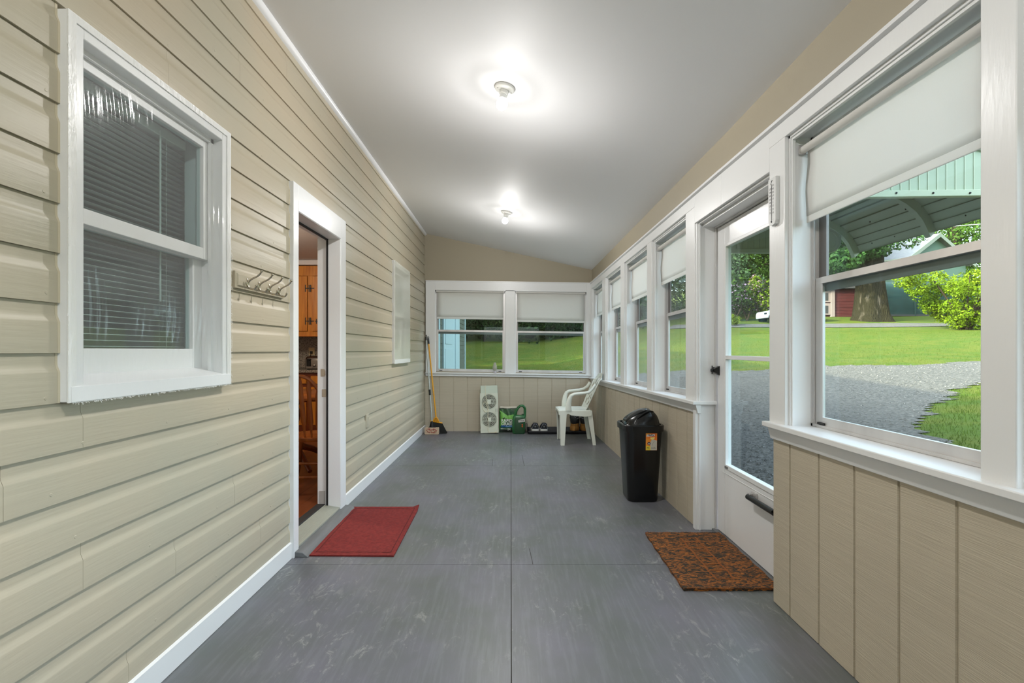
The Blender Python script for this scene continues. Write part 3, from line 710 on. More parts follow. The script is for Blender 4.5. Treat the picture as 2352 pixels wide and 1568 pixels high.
# painted-over outlet cover low on the siding
t = thing('outlet_cover', 'small painted outlet cover low on the left siding', 'outlet cover', (XL-.004, 4.52, .54))
m = MB(LF); m.loft([[(n, 4.52+p, .60+q) for p, q in rrect(.042-g, .064-g, .006)] for n, g in ((.004, 0), (-.006, 0), (-.009, .004))]); m.build('cover', M_siding, t)
m = MB(LF); m.loft([[(n, 4.52+p, .60+q) for p, q in rrect(.018, .034, .006)] for n in (-.008, -.0105)]); m.build('flap', M_siding, t)

# ------------------------------------------------------------------ door mats
M_red = mat('red_mat', (102, 20, 18), .95, col2=(122, 32, 28), nscale=60, bump=240, bstr=.5, bdist=.004)
M_redd = mat('red_mat_groove', (74, 14, 14), .95)
t = thing('door_mat', 'plain red ribbed-edge mat on the grey floor at the kitchen door', 'mat', (-.97, 3.43, 0))
def RM(u, v, z):   # corners of the mat on the floor
    c = [(-1.221, 2.972), (-.707, 2.965), (-.725, 3.888), (-1.243, 3.888)]
    x = (c[0][0]*(1-u)+c[1][0]*u)*(1-v)+(c[3][0]*(1-u)+c[2][0]*u)*v; y = (c[0][1]*(1-u)+c[1][1]*u)*(1-v)+(c[3][1]*(1-u)+c[2][1]*u)*v
    z += .018*max(0, u-.9)*10*max(0, v-.9)*10 if z > -1 else 0      # the far right corner curls up
    return (x, y, z)
N_ = 40
m = MB(); m.grid(N_, N_, lambda u, v: RM(u, v, .0095+.0012*math.sin(41*u)*math.sin(37*v))); m.grid(N_, N_, lambda u, v: RM(u, v, .0008))
for f in ((lambda q: (q, 0)), (lambda q: (1, q)), (lambda q: (q, 1)), (lambda q: (0, q))):
    m.grid(N_, 1, lambda u, v, f=f: RM(*f(u), .0008+.0087*v))
m.build('pile', M_red, t)
m = MB()
for e in (.045, .055): pass
for (u0, v0, u1, v1) in ((.05, .045, .95, .050), (.05, .95, .95, .955), (.05, .045, .058, .955), (.94, .045, .948, .955)):
    m.grid(30, 1, lambda a, b: RM(u0+(u1-u0)*(a if u1-u0 > v1-v0 else b), v0+(v1-v0)*(b if u1-u0 > v1-v0 else a), .0112))
m.build('border_groove', M_redd, t)
# coir mat with animal print
M_coir = bpy.data.materials.new('coir_print'); M_coir.use_nodes = True
def coir(m):
    N = m.node_tree.nodes; L = m.node_tree.links; b = N['Principled BSDF']; b.inputs['Roughness'].default_value = .95
    g = N.new('ShaderNodeNewGeometry')
    def nz(sc, st, det, dist=0):
        mp = N.new('ShaderNodeMapping'); mp.inputs['Scale'].default_value = st; L.new(g.outputs['Position'], mp.inputs['Vector'])
        t = N.new('ShaderNodeTexNoise'); t.inputs['Scale'].default_value = sc; t.inputs['Detail'].default_value = det; t.inputs['Distortion'].default_value = dist
        L.new(mp.outputs[0], t.inputs['Vector']); return t.outputs['Fac']
    r1 = N.new('ShaderNodeValToRGB'); L.new(nz(120, (.5, 1, 1), 3), r1.inputs[0]); r1.color_ramp.elements[0].position = .3; r1.color_ramp.elements[1].position = .7
    r1.color_ramp.elements[0].color = (*lin((98, 56, 22)), 1); r1.color_ramp.elements[1].color = (*lin((164, 100, 40)), 1)
    r2 = N.new('ShaderNodeValToRGB'); L.new(nz(48, (.42, 1.25, 1), 2.5, 1.6), r2.inputs[0]); r2.color_ramp.elements[0].position = .475; r2.color_ramp.elements[1].position = .52
    mx = N.new('ShaderNodeMix'); mx.data_type = 'RGBA'; L.new(r2.outputs[0], mx.inputs[0]); L.new(r1.outputs[0], mx.inputs[6]); mx.inputs[7].default_value = (*lin((46, 40, 30)), 1)
    L.new(mx.outputs[2], b.inputs['Base Color'])
    bp = N.new('ShaderNodeBump'); bp.inputs['Strength'].default_value = .6; bp.inputs['Distance'].default_value = .006; L.new(nz(260, (.6, 1, 1), 2), bp.inputs['Height']); L.new(bp.outputs[0], b.inputs['Normal'])
coir(M_coir)
M_coirp = mat('coir_plain', (150, 88, 34), .95, col2=(120, 66, 26), nscale=160, nlo=.3, nhi=.7, bump=260, bstr=.5)
t = thing('door_mat', 'brown coir mat with dark animal print at the white glass door', 'mat', (1.15, 2.93, 0))
m = MB(); x0, x1, y0, y1 = .905, 1.412, 2.545, 3.33
def CM(u, v, z): return (x0+(x1-x0)*u+.014*(v-.5)+.003*math.sin(30*v)*(1 if u > .5 else -1), y0+(y1-y0)*v+.003*math.sin(25*u), z)
m.grid(60, 80, lambda u, v: CM(u, v, .014+.0012*math.sin(200*u+13*v)*math.cos(171*v))); m.grid(20, 20, lambda u, v: CM(u, v, .0008))
for f in ((lambda q: (q, 0)), (lambda q: (1, q)), (lambda q: (q, 1)), (lambda q: (0, q))): m.grid(40, 1, lambda u, v, f=f: CM(*f(u), .0008+.0132*v))
m.build('coir_pile', M_coir, t)
m = MB()
for u in (.40, .60): m.grid(1, 30, lambda a, b: CM(u+.022*a, .14+.72*b, .0156))
for v in (.13, .26, .36, .47, .60, .66, .78, .86): m.grid(8, 1, lambda a, b: CM(.40+.222*a, v+.012*b, .0157))
m.build('print_band', M_coirp, t)
# coarse fibres along the mat edge
Q = []
for i in range(2600):
    e = rnd.random(); u, v = (rnd.random(), rnd.choice((0, 1))) if e < .5 else (rnd.choice((0, 1)), rnd.random())
    if e > .75: u, v = rnd.random(), rnd.random()
    p = Vector(CM(u, v, .010)); d = Vector((rnd.gauss(0, .004), rnd.gauss(0, .004), rnd.uniform(.002, .008))); w_ = Vector((rnd.gauss(0, 1), rnd.gauss(0, 1), 0)).normalized()*.0007
    Q.append([p-w_, p+w_, p+d+w_*.5, p+d-w_*.5])
quadcloud('coir_fibres', np.array([[tuple(q) for q in r] for r in Q]), M_coirp, t, 'stuff')

# ------------------------------------------------------------------ trash can
t = thing('trash_can', 'tall black plastic trash can with domed lid against the right wall', 'trash can', (1.10, 4.15, 0))
cx, cy = 1.095, 4.155
m = MB(); R_ = []
for z, hx, hy, r in ((.0, .128, .115, .045), (.006, .138, .125, .05), (.02, .142, .130, .055), (.30, .158, .142, .06), (.56, .174, .155, .065), (.60, .176, .157, .065)):
    R_.append([(x, y, z) for x, y in rrect(hx*.88, hy, r, 6, cx, cy)])
m.loft(R_, True, False); m.build('body', M_black, t)
m = MB(); m.loft([[(x, y, z) for x, y in rrect(hx*.88, hy, .07, 7, cx, cy)] for z, hx, hy in ((.585, .186, .166), (.585, .191, .171), (.63, .193, .173), (.636, .188, .168), (.636, .172, .152), (.60, .17, .15))], False, False); m.build('rim', M_black, t)
def dome(u, v):     # u,v in -1..1 over the lid
    q = min(1, (abs(u)**2.4+abs(v)**2.4)); pk = .118+.035*u-.02*max(0, -u)
    return (cx+.152*u+.004, cy+.152*v, .628+pk*(max(0, 1-q))**.5)
def dring(s):
    P = []
    for x, y in rrect(1, 1, .42, 8): P.append((x*s, y*s))
    return P
m = MB(); m.loft([[dome(x*.985, y*.985) for x, y in dring(s)] for s in (1.0, .97, .93, .88, .8, .7, .58, .45, .3, .15, .03)], False, True); m.build('lid', M_black, t, ang=60)
def off(p, o): return (p[0], p[1], p[2]+o)
m = MB(); ua, ub, va = -.90, .42, .50
def flap(a, b, o): 
    u = ua+(ub-ua)*a; wv = va*(1-.25*max(0, (a-.5)))*(1-.35*max(0, .2-a)/.2); return off(dome(u, wv*(2*b-1)), o)
m.grid(24, 14, lambda a, b: flap(a, b, .007))
for f in ((lambda q: (0, q)), (lambda q: (1, q)), (lambda q: (q, 0)), (lambda q: (q, 1))): m.grid(20, 1, lambda a, b, f=f: flap(*f(a), .007-.012*b))
fl_ = m.build('flap', mat('glossy_black', (26, 28, 30), .12), t, ang=50)
m = MB()
for sgn in (-1, 1): m.tube([off(dome(.62-1.0*q, sgn*(.42+.38*q)), .004) for q in np.linspace(0, 1, 12)], [.003+.004*math.sin(PI*q) for q in np.linspace(0, 1, 12)], 8)
build_each(m, 'moulded_rib', M_black, t)
m = MB(); m.grid(6, 4, lambda a, b: off(dome(-.84+.10*a, .18*(2*b-1)), .0075)); m.build('finger_notch', M_blackmatte, fl_)
# label: printed card on the camera side
def LB(u, z, o=0): return (cx+.06+u, cy-.1565+.00-.0006-o+( .60-z)*.047*.0 + (.6-z)*.0467, z)
lb = MB()
M_or = mat('label_orange', (226, 84, 40), .4, col2=(240, 170, 50), nscale=14); M_yl = mat('label_yellow', (232, 208, 60), .4); M_gr = mat('label_grey', (196, 192, 180), .4)
M_navy = mat('label_navy', (30, 32, 66), .4); M_wh = mat('label_white', (235, 232, 228), .4); M_cream = mat('label_cream', (236, 214, 120), .4)
u0, u1, z0, z1 = -.052, .040, .432, .572
lb.add([LB(u0, z0), LB(u1, z0), LB(u1, z1), LB(u0, z1), LB(u0, z0, -.003), LB(u1, z0, -.003), LB(u1, z1, -.003), LB(u0, z1, -.003)], [(0, 1, 2, 3), (0, 4, 5, 1), (1, 5, 6, 2), (2, 6, 7, 3), (3, 7, 4, 0)])
lab_ = lb.build('label', M_or, t, label='orange, yellow and grey printed label with brand lettering', smooth=False)
def card(nm, pts, mt, o): MB().poly([LB(u, z, o) for u, z in pts]).build(nm, mt, lab_, smooth=False)
card('grey_field', [(-.014, z0+.001), (u1-.001, z0+.001), (u1-.001, .512), (.022, .518), (-.002, .524), (-.014, .50), (-.016, .47)], M_gr, .0006)
card('yellow_square', [(u0+.001, z0+.001), (-.014, z0+.001), (-.014, .467), (u0+.001, .467)], M_yl, .0008)
card('white_banner', [(-.047, .545), (.018, .549), (.021, .565), (-.044, .562)], M_wh, .0008)
card('yellow_burst', [(-.016, .538), (.022, .541), (.016, .524), (.0, .52), (-.013, .524)], M_cream, .0009)
card('round_badge', [(-.026+.013*math.cos(a), .488+.013*math.sin(a)) for a in np.linspace(0, 2*PI, 18)[:-1]], M_navy, .0009)
card('badge_mark', [(-.026+.008*math.cos(a), .486+.006*math.sin(a)) for a in np.linspace(0, 2*PI, 14)[:-1]], M_gr, .0012)
mm = MB()
for tx, sz, u, z, bo in (('Hefty', .0235, -.013, .5495, .0006),):
    v_, f_ = text_geo(tx, sz, bold=bo); mm.add([LB(u+x+.15*y, z+y, .0013) for x, y, _ in v_], f_)
v_, f_ = text_geo('M', .030); mm.add([LB(-.033+x, .4395+y, .0013) for x, y, _ in v_], f_)
build_each(mm, 'lettering', M_navy, lab_, smooth=False)
mm = MB()
for i, (a, b, z) in enumerate(((-.006, .004, .455), (.010, .026, .454), (-.008, .03, .446))): mm.poly([LB(a, z, .0012), LB(b, z, .0012), LB(b, z+.003, .0012), LB(a, z+.003, .0012)])
q = [(.0, .47), (.004, .488), (.012, .502), (.022, .508)]
for (a, z), (b, y) in zip(q[:-1], q[1:]): mm.poly([LB(a, z, .0012), LB(a+.0018, z, .0012), LB(b+.0018, y, .0012), LB(b, y, .0012)])
mm.build('small_print', mat('print_grey', (110, 108, 100), .5), lab_, smooth=False)

# ------------------------------------------------------------------ white resin chair (faces left)
M_resin = mat('white_resin', (228, 233, 224), .38, bump=200, bstr=.02)
t = thing('plastic_chair', 'white moulded plastic armchair facing left in the back right corner', 'chair', (.9, 6.68, 0))
ya, yb = 6.43, 6.93; yc = (ya+yb)/2
def leg(pts, w0, w1, yy, sgn, flip):
    """L-section tapering leg, pts bottom->top (x,z)"""
    m = MB(); (xb, zb), (xt, zt) = pts
    def ring(x, z, w, d): 
        th = .007; a = [(0, 0), (w, 0), (w, th), (th, th), (th, d), (0, d)]
        return [(x+(p if not flip else w-p), yy+sgn*q, z) for p, q in a]
    m.loft([ring(xb, zb, w1, w1), ring(xb+(xt-xb)*.5, zb+(zt-zb)*.5, (w0+w1)/2, (w0+w1)/2), ring(xt, zt, w0, w0)]); return m
leg([(.657, 0), (.645, .455)], .092, .050, ya, 1, False).build('leg', M_resin, t)
leg([(.657, 0), (.645, .455)], .092, .050, yb, -1, False).build('leg', M_resin, t)
leg([(1.080, 0), (1.005, .455)], .066, .042, ya+.02, 1, True).build('leg', M_resin, t)
leg([(1.080, 0), (1.005, .455)], .066, .042, yb-.02, -1, True).build('leg', M_resin, t)
m = MB()
def seat(u, v):
    x = .632+.425*u; y = ya+.005+(yb-ya-.01)*v
    z = .462+.006*math.cos(PI*(2*v-1))-.014*math.sin(PI*min(1, u*1.1))*math.sin(PI*v)**.7-.02*max(0, (.10-u)/.10)**2
    return (x+.0, y, z)
m.grid(18, 16, seat); top = m.build('seat', M_resin, t, solid=.008, ang=60)
m = MB()
for yy, y2 in ((ya+.003, ya+.011), (yb-.011, yb-.003)):      # side aprons with a scooped lower edge
    prof_ = [(.64, .455), (1.06, .455), (1.07, .44), (1.06, .385), (.98, .375), (.86, .385), (.79, .395), (.755, .418), (.73, .40), (.64, .40)]
    m.prism(prof_, 'y', yy, y2)
m.prism([(ya, .455), (yb, .455), (yb, .40), (yb-.09, .40), (yb-.13, .425), (ya+.13, .425), (ya+.09, .40), (ya, .40)], 'x', .632, .640)
m.build('seat_apron', M_resin, t, bevel=.003)
m = MB(); nx, nz_ = 15, 22
def back(u, v):
    z = .455+.485*v; x = 1.01+.225*(v**.9)-.03*math.sin(PI*v)*.35
    hw = .205+.035*math.sin(PI*min(1, v*.8))-.07*max(0, v-.72)/.28*max(0, v-.72)/.28
    y = yc+(2*u-1)*hw; x += .03*(1-(2*u-1)**2)+.0; z += -.03*(2*u-1)**4*(v > .85)
    return (x-.02, y, z)
hole = set()
for i in (2, 4, 6, 8, 10, 12):
    for j in range(2, 20):
        if (j+i//2*2) % 5 in (0, 1, 2) and not (j in (9,)): hole.add((i, j))
for j in (3, 6, 12, 15, 18): hole.add((7, j))
m.grid(nx, nz_, back, lambda i, j: (i, j) in hole); m.build('backrest', M_resin, t, solid=.009, sub=1, ang=70)
for y0_, sg in ((ya+.012, 1), (yb-.012, -1)):
    m = MB()
    path = [(.758, .455), (.757, .53), (.768, .60), (.79, .652), (.83, .675), (.90, .682), (.97, .688), (1.03, .703), (1.075, .74), (1.115, .80)]
    wds = [.078, .070, .064, .060, .058, .058, .058, .056, .05, .034]
    rings = []
    for i, (x, z) in enumerate(path):
        a_ = Vector((path[min(i+1, 9)][0]-path[max(i-1, 0)][0], path[min(i+1, 9)][1]-path[max(i-1, 0)][1])).normalized(); n_ = Vector((-a_[1], a_[0]))
        th = .015 if i > 2 else .016; w_ = wds[i]; yo = y0_-sg*(.020 if 2 < i < 8 else (.012 if i < 3 else -.02)); f = max(0, 1-i/4)     # the post shows its broad face sideways
        wa, wb_ = (w_*(1-f)+.018*f), (th*(1-f)*1.3+.037*f*1.1)
        rings.append([(x+n_[0]*wb_*math.cos(q), yo+wa*.5*math.sin(q), z+n_[1]*wb_*math.cos(q)) for q in np.linspace(0, 2*PI, 13)[:-1]])
    m.loft(rings); m.build('armrest', M_resin, t, ang=60)

# ------------------------------------------------------------------ things along the back wall
def LEAN(x0, y0, tilt, lean):      # local (x right, d towards camera, z up) leaning on the wall, turned in its plane
    ct, st = math.cos(tilt), math.sin(tilt); cl_, sl = math.cos(lean), math.sin(lean)
    def T(x, d, z):
        a, b = x*ct-z*st, x*st+z*ct
        return (x0+a, y0-d*cl_+b*sl, b*cl_+d*sl)
    return T
M_fan = mat('aged_white_plastic', (206, 210, 194), .45); M_fan2 = mat('fan_extender', (196, 206, 190), .5)
M_blade = mat('fan_blade', (120, 116, 106), .5)
T = LEAN(-.316, 7.405, math.radians(1.6), math.radians(10)); t = thing('window_fan', 'off white twin window fan with cord, standing on end against the back wall', 'fan', (-.316, 7.42, 0))
m = MB(T); hw = .135; c1, c2, rr_ = .199, .467, .113
m.box(-hw, hw, -.0, .055, .0, .0005) if False else None
m.holeplate(-hw, hw, .07, .333, 0, c1, rr_, .06); m.holeplate(-hw, hw, .333, .60, 0, c2, rr_, .06)
m.poly([(-hw, .06, 0), (hw, .06, 0), (hw, .06, .07), (-hw, .06, .07)])
for cc in (c1, c2):     # round throats
    m.loft([[(rr_*math.cos(q), d, cc+rr_*math.sin(q)) for q in np.linspace(0, 2*PI, 33)[:-1]] for d in (.06, .012)], False, False)
m.poly([(-hw, 0, 0), (-hw, 0, .6), (hw, 0, .6), (hw, 0, 0)])
for q in (((-hw, 0), (-hw, .6)), ((hw, .6), (hw, 0)), ((-hw, .6), (hw, .6)), ((hw, 0), (-hw, 0))): m.poly([(q[0][0], .06, q[0][1]), (q[1][0], .06, q[1][1]), (q[1][0], 0, q[1][1]), (q[0][0], 0, q[0][1])])
m.build('housing', M_fan, t, smooth=False)
m = MB(T); m.box(-hw+.008, hw-.004, .01, .042, .60, .715); m.build('extender_panel', M_fan2, t, bevel=.003)
m = MB(T)
for k_ in range(6): m.box(-hw+.01, hw-.006, .042, .0435, .615+k_*.016, .6165+k_*.016)
m.build('panel_rib', M_fan, t)
for cc in (c1, c2):
    m = MB(T)
    for q in (.022, .046, .068, .090, .109): m.torus((0, .062, cc), q, .0028, 'y', 36, 6)
    for a_ in range(0, 360, 12):
        a2 = math.radians(a_); i0 = .03 if a_ % 24 == 0 else .068
        m.tube([(i0*math.cos(a2), .062, cc+i0*math.sin(a2)), (.112*math.cos(a2), .062, cc+.112*math.sin(a2))], .0013, 4)
    for dz in (-.03, -.015, 0, .015, .03): m.tube([(-.112, .0625, cc+dz), (.112, .0625, cc+dz)], .0022, 4)
    m.loft([[(.004+x, d, cc+z) for x, z in rrect(.026, .033, .006)] for d in (.058, .068, .070)]); m.build('grille', M_fan, t)
    m = MB(T); m.lathe([(.024, .0), (.024, .022), (.002, .026)], (0, 0, 0), 16)
    m = MB(T); pts = [(0, .04, cc)]
    for b_ in range(5):
        a0 = 2*PI*b_/5
        m.add([(.02*math.cos(a0), .03, cc+.02*math.sin(a0)), (.10*math.cos(a0-.2), .022, cc+.10*math.sin(a0-.2)), (.103*math.cos(a0+.35), .034, cc+.103*math.sin(a0+.35)), (.098*math.cos(a0+.75), .046, cc+.098*math.sin(a0+.75)), (.02*math.cos(a0+.8), .044, cc+.02*math.sin(a0+.8))], [(0, 1, 2, 3, 4)])
    m.build('fan_blades', M_blade, t, solid=.002)
m = MB(T); m.torus((0, .061, c1), .122, .0025, 'y', 40, 6); m.torus((0, .061, c2), .122, .0025, 'y', 40, 6)
m.box(-hw+.01, hw-.01, .06, .0635, .052, .056); m.loft([[(.112+x, d, .335+z) for x, z in rrect(.02, .045, .008)] for d in (.06, .064)]); m.build('bezel', M_fan, t)
m = MB(T)
for x in (.095, .118): m.box(x, x+.004, .064, .0665, .31, .36)
m.build('control_slot', M_blade, t)
m = MB(T); path = [(-.05, .045, .717), (-.05, .066, .62), (-.045, .07, .55), (-.03, .074, .48), (-.015, .077, .41), (-.012, .079, .35), (-.025, .08, .315), (-.06, .078, .32), (-.09, .077, .36), (-.095, .076, .41), (-.075, .076, .455), (-.05, .077, .46), (-.03, .08, .40), (-.018, .081, .32), (-.02, .08, .24), (-.018, .078, .15), (-.022, .075, .08), (-.02, .072, .03), (.0, .08, .008), (.04, .085, .004), (.08, .082, .005)]
def smooth_path(p, n=5):
    o = []
    for i in range(len(p)-1):
        q = [Vector(p[max(i-1, 0)]), Vector(p[i]), Vector(p[i+1]), Vector(p[min(i+2, len(p)-1)])]
        for k_ in range(n):
            f = k_/n; o.append(tuple(.5*((2*q[1])+(-q[0]+q[2])*f+(2*q[0]-5*q[1]+4*q[2]-q[3])*f*f+(-q[0]+3*q[1]-3*q[2]+q[3])*f**3)))
    return o+[p[-1]]
m.tube(smooth_path(path), .0035, 8); cord = m.build('cord', mat('cream_cord', (222, 214, 186), .5), t)
m = MB(T); m.loft([[(.08+d, .082+x*.7, .010+z) for x, z in rrect(.012*k_, .008*k_, .004*k_)] for d, k_ in ((0, .5), (.008, 1), (.03, 1))]); m.build('plug', mat('cream_plug', (226, 216, 190), .5), cord)
# seed bag
M_bag = mat('green_bag', (26, 66, 36), .35, col2=(54, 112, 52), nscale=28, nstretch=(1.6, 1, .5), nlo=.45, nhi=.7, bump=25, bstr=.3)
M_lg = mat('bag_light_green', (120, 186, 84), .4); M_bwh = mat('bag_white', (226, 230, 222), .4); M_blue = mat('bag_blue', (32, 88, 150), .4); M_bdk = mat('bag_black', (20, 26, 22), .5)
t = thing('seed_bag', 'green plastic seed bag with white lettering leaning between fan and jug', 'bag', (-.04, 7.45, 0))
BW_, BH = .275, .395
def BG(x, z, o=0):
    u = x/BW_; v = z/BH; d = .040*(math.sin(PI*u)**.6)*(math.sin(PI*min(max(v, .0), 1))**.5)+.004*math.sin(14*u+9*v)
    return (-.176+x, 7.475-d-o+.06*v, z)
m = MB(); m.grid(22, 26, lambda u, v: BG(.001+(BW_-.002)*u, .001+(BH-.03)*v)); 
def BGB(x, z): p = BG(x, z); return (p[0], 7.48+.06*z/BH+.4*(7.475+.06*z/BH-p[1]) , p[2])
m.grid(22, 26, lambda u, v: (lambda p, q: (p[0], 2*(7.479+.06*p[2]/BH)-p[1]-.004, p[2]) if False else (p[0], 7.480+.06*p[2]/BH, p[2]))(BG(.001+(BW_-.002)*u, .001+(BH-.03)*v), 0))
body_ = m.build('bag_body', M_bag, t)
def patch(nm, pts, mt, o, par):
    """polygon (outline in bag x,z) draped over the bulging front"""
    cx_ = sum(p[0] for p in pts)/len(pts); cz_ = sum(p[1] for p in pts)/len(pts); m = MB(); n = len(pts)
    dense = []
    for i in range(n):
        a, b = pts[i], pts[(i+1) % n]
        for k_ in range(6): dense.append((a[0]+(b[0]-a[0])*k_/6, a[1]+(b[1]-a[1])*k_/6))
    rings = [[BG(cx_+(x-cx_)*s, cz_+(z-cz_)*s, o) for x, z in dense] for s in (1, .75, .5, .25, .02)]
    m.loft(rings, False, True); m.build(nm, mt, par, ang=80)
patch('light_swoosh', [(.004, .335), (.03, .318), (.07, .265), (.13, .225), (.20, .22), (.27, .275), (.27, .225), (.20, .198), (.12, .205), (.06, .235), (.02, .30)], M_lg, .002, body_)
patch('light_field', [(.02, .10), (.02, .29), (.05, .26), (.10, .222), (.09, .16), (.06, .105)], M_lg, .0015, body_)
patch('blue_band', [(.03, .078), (.25, .078), (.25, .106), (.03, .106)], M_blue, .0022, body_)
patch('blue_band_text', [(.10, .088), (.20, .088), (.20, .096), (.10, .096)], mat('bag_pale_blue', (120, 168, 206), .4), .003, body_)
patch('dark_band', [(.008, .008), (.267, .008), (.267, .04), (.008, .04)], M_bdk, .002, body_)
patch('black_mark', [(.05, .205), (.08, .228), (.095, .215), (.066, .196)], M_bdk, .003, body_)
patch('top_seam', [(.006, .355), (.268, .352), (.268, .362), (.006, .366)], M_bdk, .002, body_)
m = MB()
for tx, sz, x, z, bo, al in (('RAPID', .062, .030, .158, .0016, 'LEFT'), ('GRASS', .062, .030, .110, .0016, 'LEFT'), ('2X', .040, .125, .036, .001, 'LEFT')):
    v_, f_ = text_geo(tx, sz, al, bo); m.add([BG(min(x+a, .268), z+b, .005) for a, b, _ in v_], f_)
build_each(m, 'lettering', M_bwh, body_, smooth=False)
patch('small_print', [(.025, .052), (.115, .050), (.115, .056), (.025, .060)], M_bwh, .003, body_)
m = MB(); m.grid(22, 2, lambda u, v: (lambda p: (p[0], p[1]-.001, p[2]))(BG(.003+(BW_-.006)*u, BH-.031+.028*v+.006*math.sin(PI*u)*-1)))
m.build('torn_top', mat('bag_inside', (206, 198, 182), .6), t, solid=.002)
# jug sprayer
M_jug = mat('green_jug', (44, 104, 60), .3); M_jugd = mat('dark_green_jug', (30, 68, 38), .35)
t = thing('spray_jug', 'dark green plastic jug with a loop handle beside the seed bag', 'jug', (.118, 7.37, 0))
T = LEAN(.118, 7.37, math.radians(-1.0), 0)
m = MB(T)
def jr(z, w, d, r, c=0): return [(c+x, d_, z) for x, d_ in rrect(w, d, r, 5)]
m.loft([jr(.0, .080, .045, .03), jr(.008, .092, .052, .035), (jr(.10, .098, .055, .04)), jr(.20, .098, .055, .04), jr(.245, .094, .05, .04, .004), jr(.268, .086, .04, .035, .01), jr(.275, .074, .03, .028, .014)]); m.build('jug_body', M_jug, t, ang=50)
m = MB(T); m.loft([[( .010+x*.83, .0555+e, .128+z) for x, z in rrect(.092-g, .118-g, .04)] for e, g in ((-.004, 0), (.001, 0), (.002, .003))]); m.build('front_panel', M_jugd, t)
m = MB(T); hp = [(-.058, 0, .245), (-.056, 0, .285), (-.036, 0, .345), (-.004, 0, .395), (.030, 0, .415), (.064, 0, .410), (.086, 0, .380), (.090, 0, .330), (.088, 0, .27), (.085, 0, .24)]
hp = smooth_path(hp, 4); nn = len(hp)
m.tube(hp, [.020+.012*math.sin(PI*min(1, i/nn*1.5)) if i < nn*.66 else .012 for i in range(nn)], 12, ry=[.019]*nn); m.build('handle', M_jug, t)
m = MB(T); m.lathe([(.016, .262), (.016, .292), (.013, .296)], (.058, 0, 0), 16); m.build('cap', M_jugd, t)
m = MB(T); m.loft([[(.045+x, d, .20+z+.12*x) for x, z in ((-.05, -.022), (-.055, .008), (-.02, .02), (.044, .025), (.05, -.022))] for d in (.056, .059)]); m.build('sticker', mat('jug_sticker', (190, 186, 180), .5), t)
m = MB(T)
for a, b in ((-.035, -.022), (-.014, .0), (.008, .03)): m.box(.045+a, .045+b, .0592, .0596, .198, .2045)
m.build('sticker_print', mat('sticker_grey', (90, 90, 90), .6), t)  # grey bars standing for the sticker's unreadable print
m = MB(T)
for z in (.138, .112): m.ball((.052, .0575, z), .010, 12, 8, (1, .3, 1.1))
m.build('orange_mark', mat('jug_orange', (196, 84, 28), .5), t)
m = MB(T); m.tube([(.104, .01, .03), (.110, .015, .09), (.108, .01, .15)], .006, 8); m.tube([(.128, .0, .02), (.131, .0, .08), (.128, .0, .145)], .0035, 8); m.tube([(.104, .01, .15), (.116, .01, .156), (.128, .0, .145)], .0035, 8); m.build('spray_wand', M_blackmatte, t)
# boot tray
M_tray = mat('boot_tray', (24, 25, 30), .35)
t = thing('boot_tray', 'long black rubber boot tray on the floor at the back wall', 'tray', (.73, 7.40, 0))
m = MB(); x0, x1, y0, y1 = .245, 1.215, 7.285, 7.535
def tr(z, g): return [(x, y, z+(.028*(y-y0)/(y1-y0) if z > .03 else 0)) for x, y in rrect((x1-x0)/2-g, (y1-y0)/2-g, .03, 4, (x0+x1)/2, (y0+y1)/2)]
m.loft([tr(.001, .018), tr(.010, .010), tr(.044, .0), tr(.048, .002), tr(.048, .008), tr(.014, .02), tr(.012, .03)], True, True); m.build('tray_body', M_tray, t, ang=50)
m = MB()
for i in range(14): m.box(x0+.06+i*.066, x0+.064+i*.066, y0+.04, y1-.04, .0115, .0145)
m.build('tray_ridge', M_tray, t)
